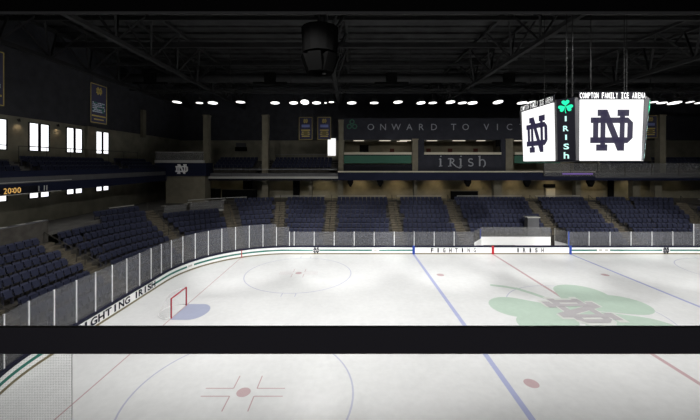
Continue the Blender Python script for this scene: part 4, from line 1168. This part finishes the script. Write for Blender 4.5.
for Y, lab in ((8.0, 'added unseen lamp aimed at the left end stand from the near side'), (15.5, 'added unseen lamp aimed at the left end stand from mid rink')):  # extra unseen lamps, added to lift the left end seats
    arena_lamp(1.5, Y, 18.4, .4, .5, -PI / 2, lab, RINK_W * .5, 'added lamps out of view over the ice', (-19, Y + 8, 1), ZR + .42, 75)
for X in (-12, -2, 8, 18, 28, 38):  # lamps added above the view to whiten the far boards
    arena_lamp(X, 2.0, 15.5, .3, .9, PI, 'narrow unseen lamp added over the near stand throwing light on the far boards, %s from the left' % words[(X + 12) // 10], BOARD_W, 'added board lamps over the near stand', (X * .9 + 1.5, 35.2, .4), ZR + .42, 22)
for Y in (9, 16):  # unseen pair added at the right to whiten the left boards
    arena_lamp(33, Y, 16.5, .3, .9, -PI / 2, 'narrow unseen lamp added over the right end throwing light on the left boards, %s one' % ('near' if Y == 9 else 'rear'), BOARD_W * .6, 'added board lamps over the right end', (-14.8, Y * .9 + 9, .4), ZR + .42, 24)
# ------------------------------------------------------------ suite window frame at the camera
YN = 1.2
rl = thing('viewing_rail', (0, YN, pz(354, YN)), 'flat black rail crossing the view in front of the ice', 'rail'); o_ = tuple(rl.location)
b = MB(); b.box(-3.5, 3.5, YN, YN + .014, pz(354, YN), pz(328, YN), FRAMEB); b.build('rail_bar', rl, o_)
b = MB(); b.box(-3.5, 3.5, YN + .001, YN + .015, pz(328, YN), pz(327.6, YN), FRAMEL); b.build('rail_edge', rl, o_)['label'] = 'dull lighter top edge'
hd = thing('window_header', (0, YN, pz(13, YN)), 'black header beam along the top of the view', 'beam'); o_ = tuple(hd.location)
b = MB(); b.box(-3.5, 3.5, YN, YN + .012, pz(12, YN), pz(-40, YN), BLACK); b.build('beam', hd, o_)
b = MB(); b.box(-3.5, 3.5, YN - .005, YN, pz(14.5, YN), pz(12, YN), mat('header_edge', (.09, .09, .09), .7)); b.build('lower_trim', hd, o_)
# dotted screen under the rail at the left
m = bpy.data.materials.new('dotted_screen'); m.use_nodes = True; nt = m.node_tree; nt.nodes.remove(nt.nodes['Principled BSDF'])
tcn = nt.nodes.new('ShaderNodeTexCoord'); mpn = nt.nodes.new('ShaderNodeVectorMath'); mpn.operation = 'MULTIPLY'; mpn.inputs[1].default_value = (1 / .0058, 0, 1 / .0058)
fr = nt.nodes.new('ShaderNodeVectorMath'); fr.operation = 'FRACTION'; sbn = nt.nodes.new('ShaderNodeVectorMath'); sbn.operation = 'SUBTRACT'; sbn.inputs[1].default_value = (.5, 0, .5)
ln = nt.nodes.new('ShaderNodeVectorMath'); ln.operation = 'LENGTH'; lt = nt.nodes.new('ShaderNodeMath'); lt.operation = 'LESS_THAN'; lt.inputs[1].default_value = .30
ml = nt.nodes.new('ShaderNodeMath'); ml.operation = 'MULTIPLY'; ml.inputs[1].default_value = .2
tr = nt.nodes.new('ShaderNodeBsdfTransparent'); df = nt.nodes.new('ShaderNodeBsdfDiffuse'); df.inputs[0].default_value = (.03, .03, .03, 1); mxn = nt.nodes.new('ShaderNodeMixShader')
nt.links.new(tcn.outputs['Object'], mpn.inputs[0]); nt.links.new(mpn.outputs[0], fr.inputs[0]); nt.links.new(fr.outputs[0], sbn.inputs[0]); nt.links.new(sbn.outputs[0], ln.inputs[0])
nt.links.new(ln.outputs['Value'], lt.inputs[0]); nt.links.new(lt.outputs[0], ml.inputs[0]); nt.links.new(ml.outputs[0], mxn.inputs[0]); nt.links.new(tr.outputs[0], mxn.inputs[1]); nt.links.new(df.outputs[0], mxn.inputs[2])
nt.links.new(mxn.outputs[0], nt.nodes['Material Output'].inputs['Surface'])
ds = thing('dotted_glass', (px(71, YN), YN, pz(354, YN)), 'fine dotted glass panel under the rail at the bottom left', 'glass panel'); o_ = tuple(ds.location)
b = MB(); b.box(px(-160, YN), px(71, YN), YN + .004, YN + .005, pz(480, YN), pz(354, YN), m); b.build('dotted_pane', ds, o_)
b = MB(); b.box(px(71, YN), px(71.3, YN), YN + .003, YN + .0045, pz(480, YN), pz(354, YN), mat('pane_edge', (.6, .6, .6), .5)); b.build('pane_edge', ds, o_)

# fill lamp added behind and above the viewer to brighten rail and header
sl = thing('added_fill_lamp', (0, -1.6, 12.3), 'small round fill lamp added out of view behind the viewer', 'ceiling light'); o_ = tuple(sl.location)
b = MB(); b.tube((0, -1.6, 12.3), (0, -1.6, 12.22), .2, RAILL, 16); b.build('housing', sl, o_)
spot('lamp', (0, -1.6, 12.15), (0, 1.2, 9.3), 75, 110, (1, .97, 1), sl, .15)
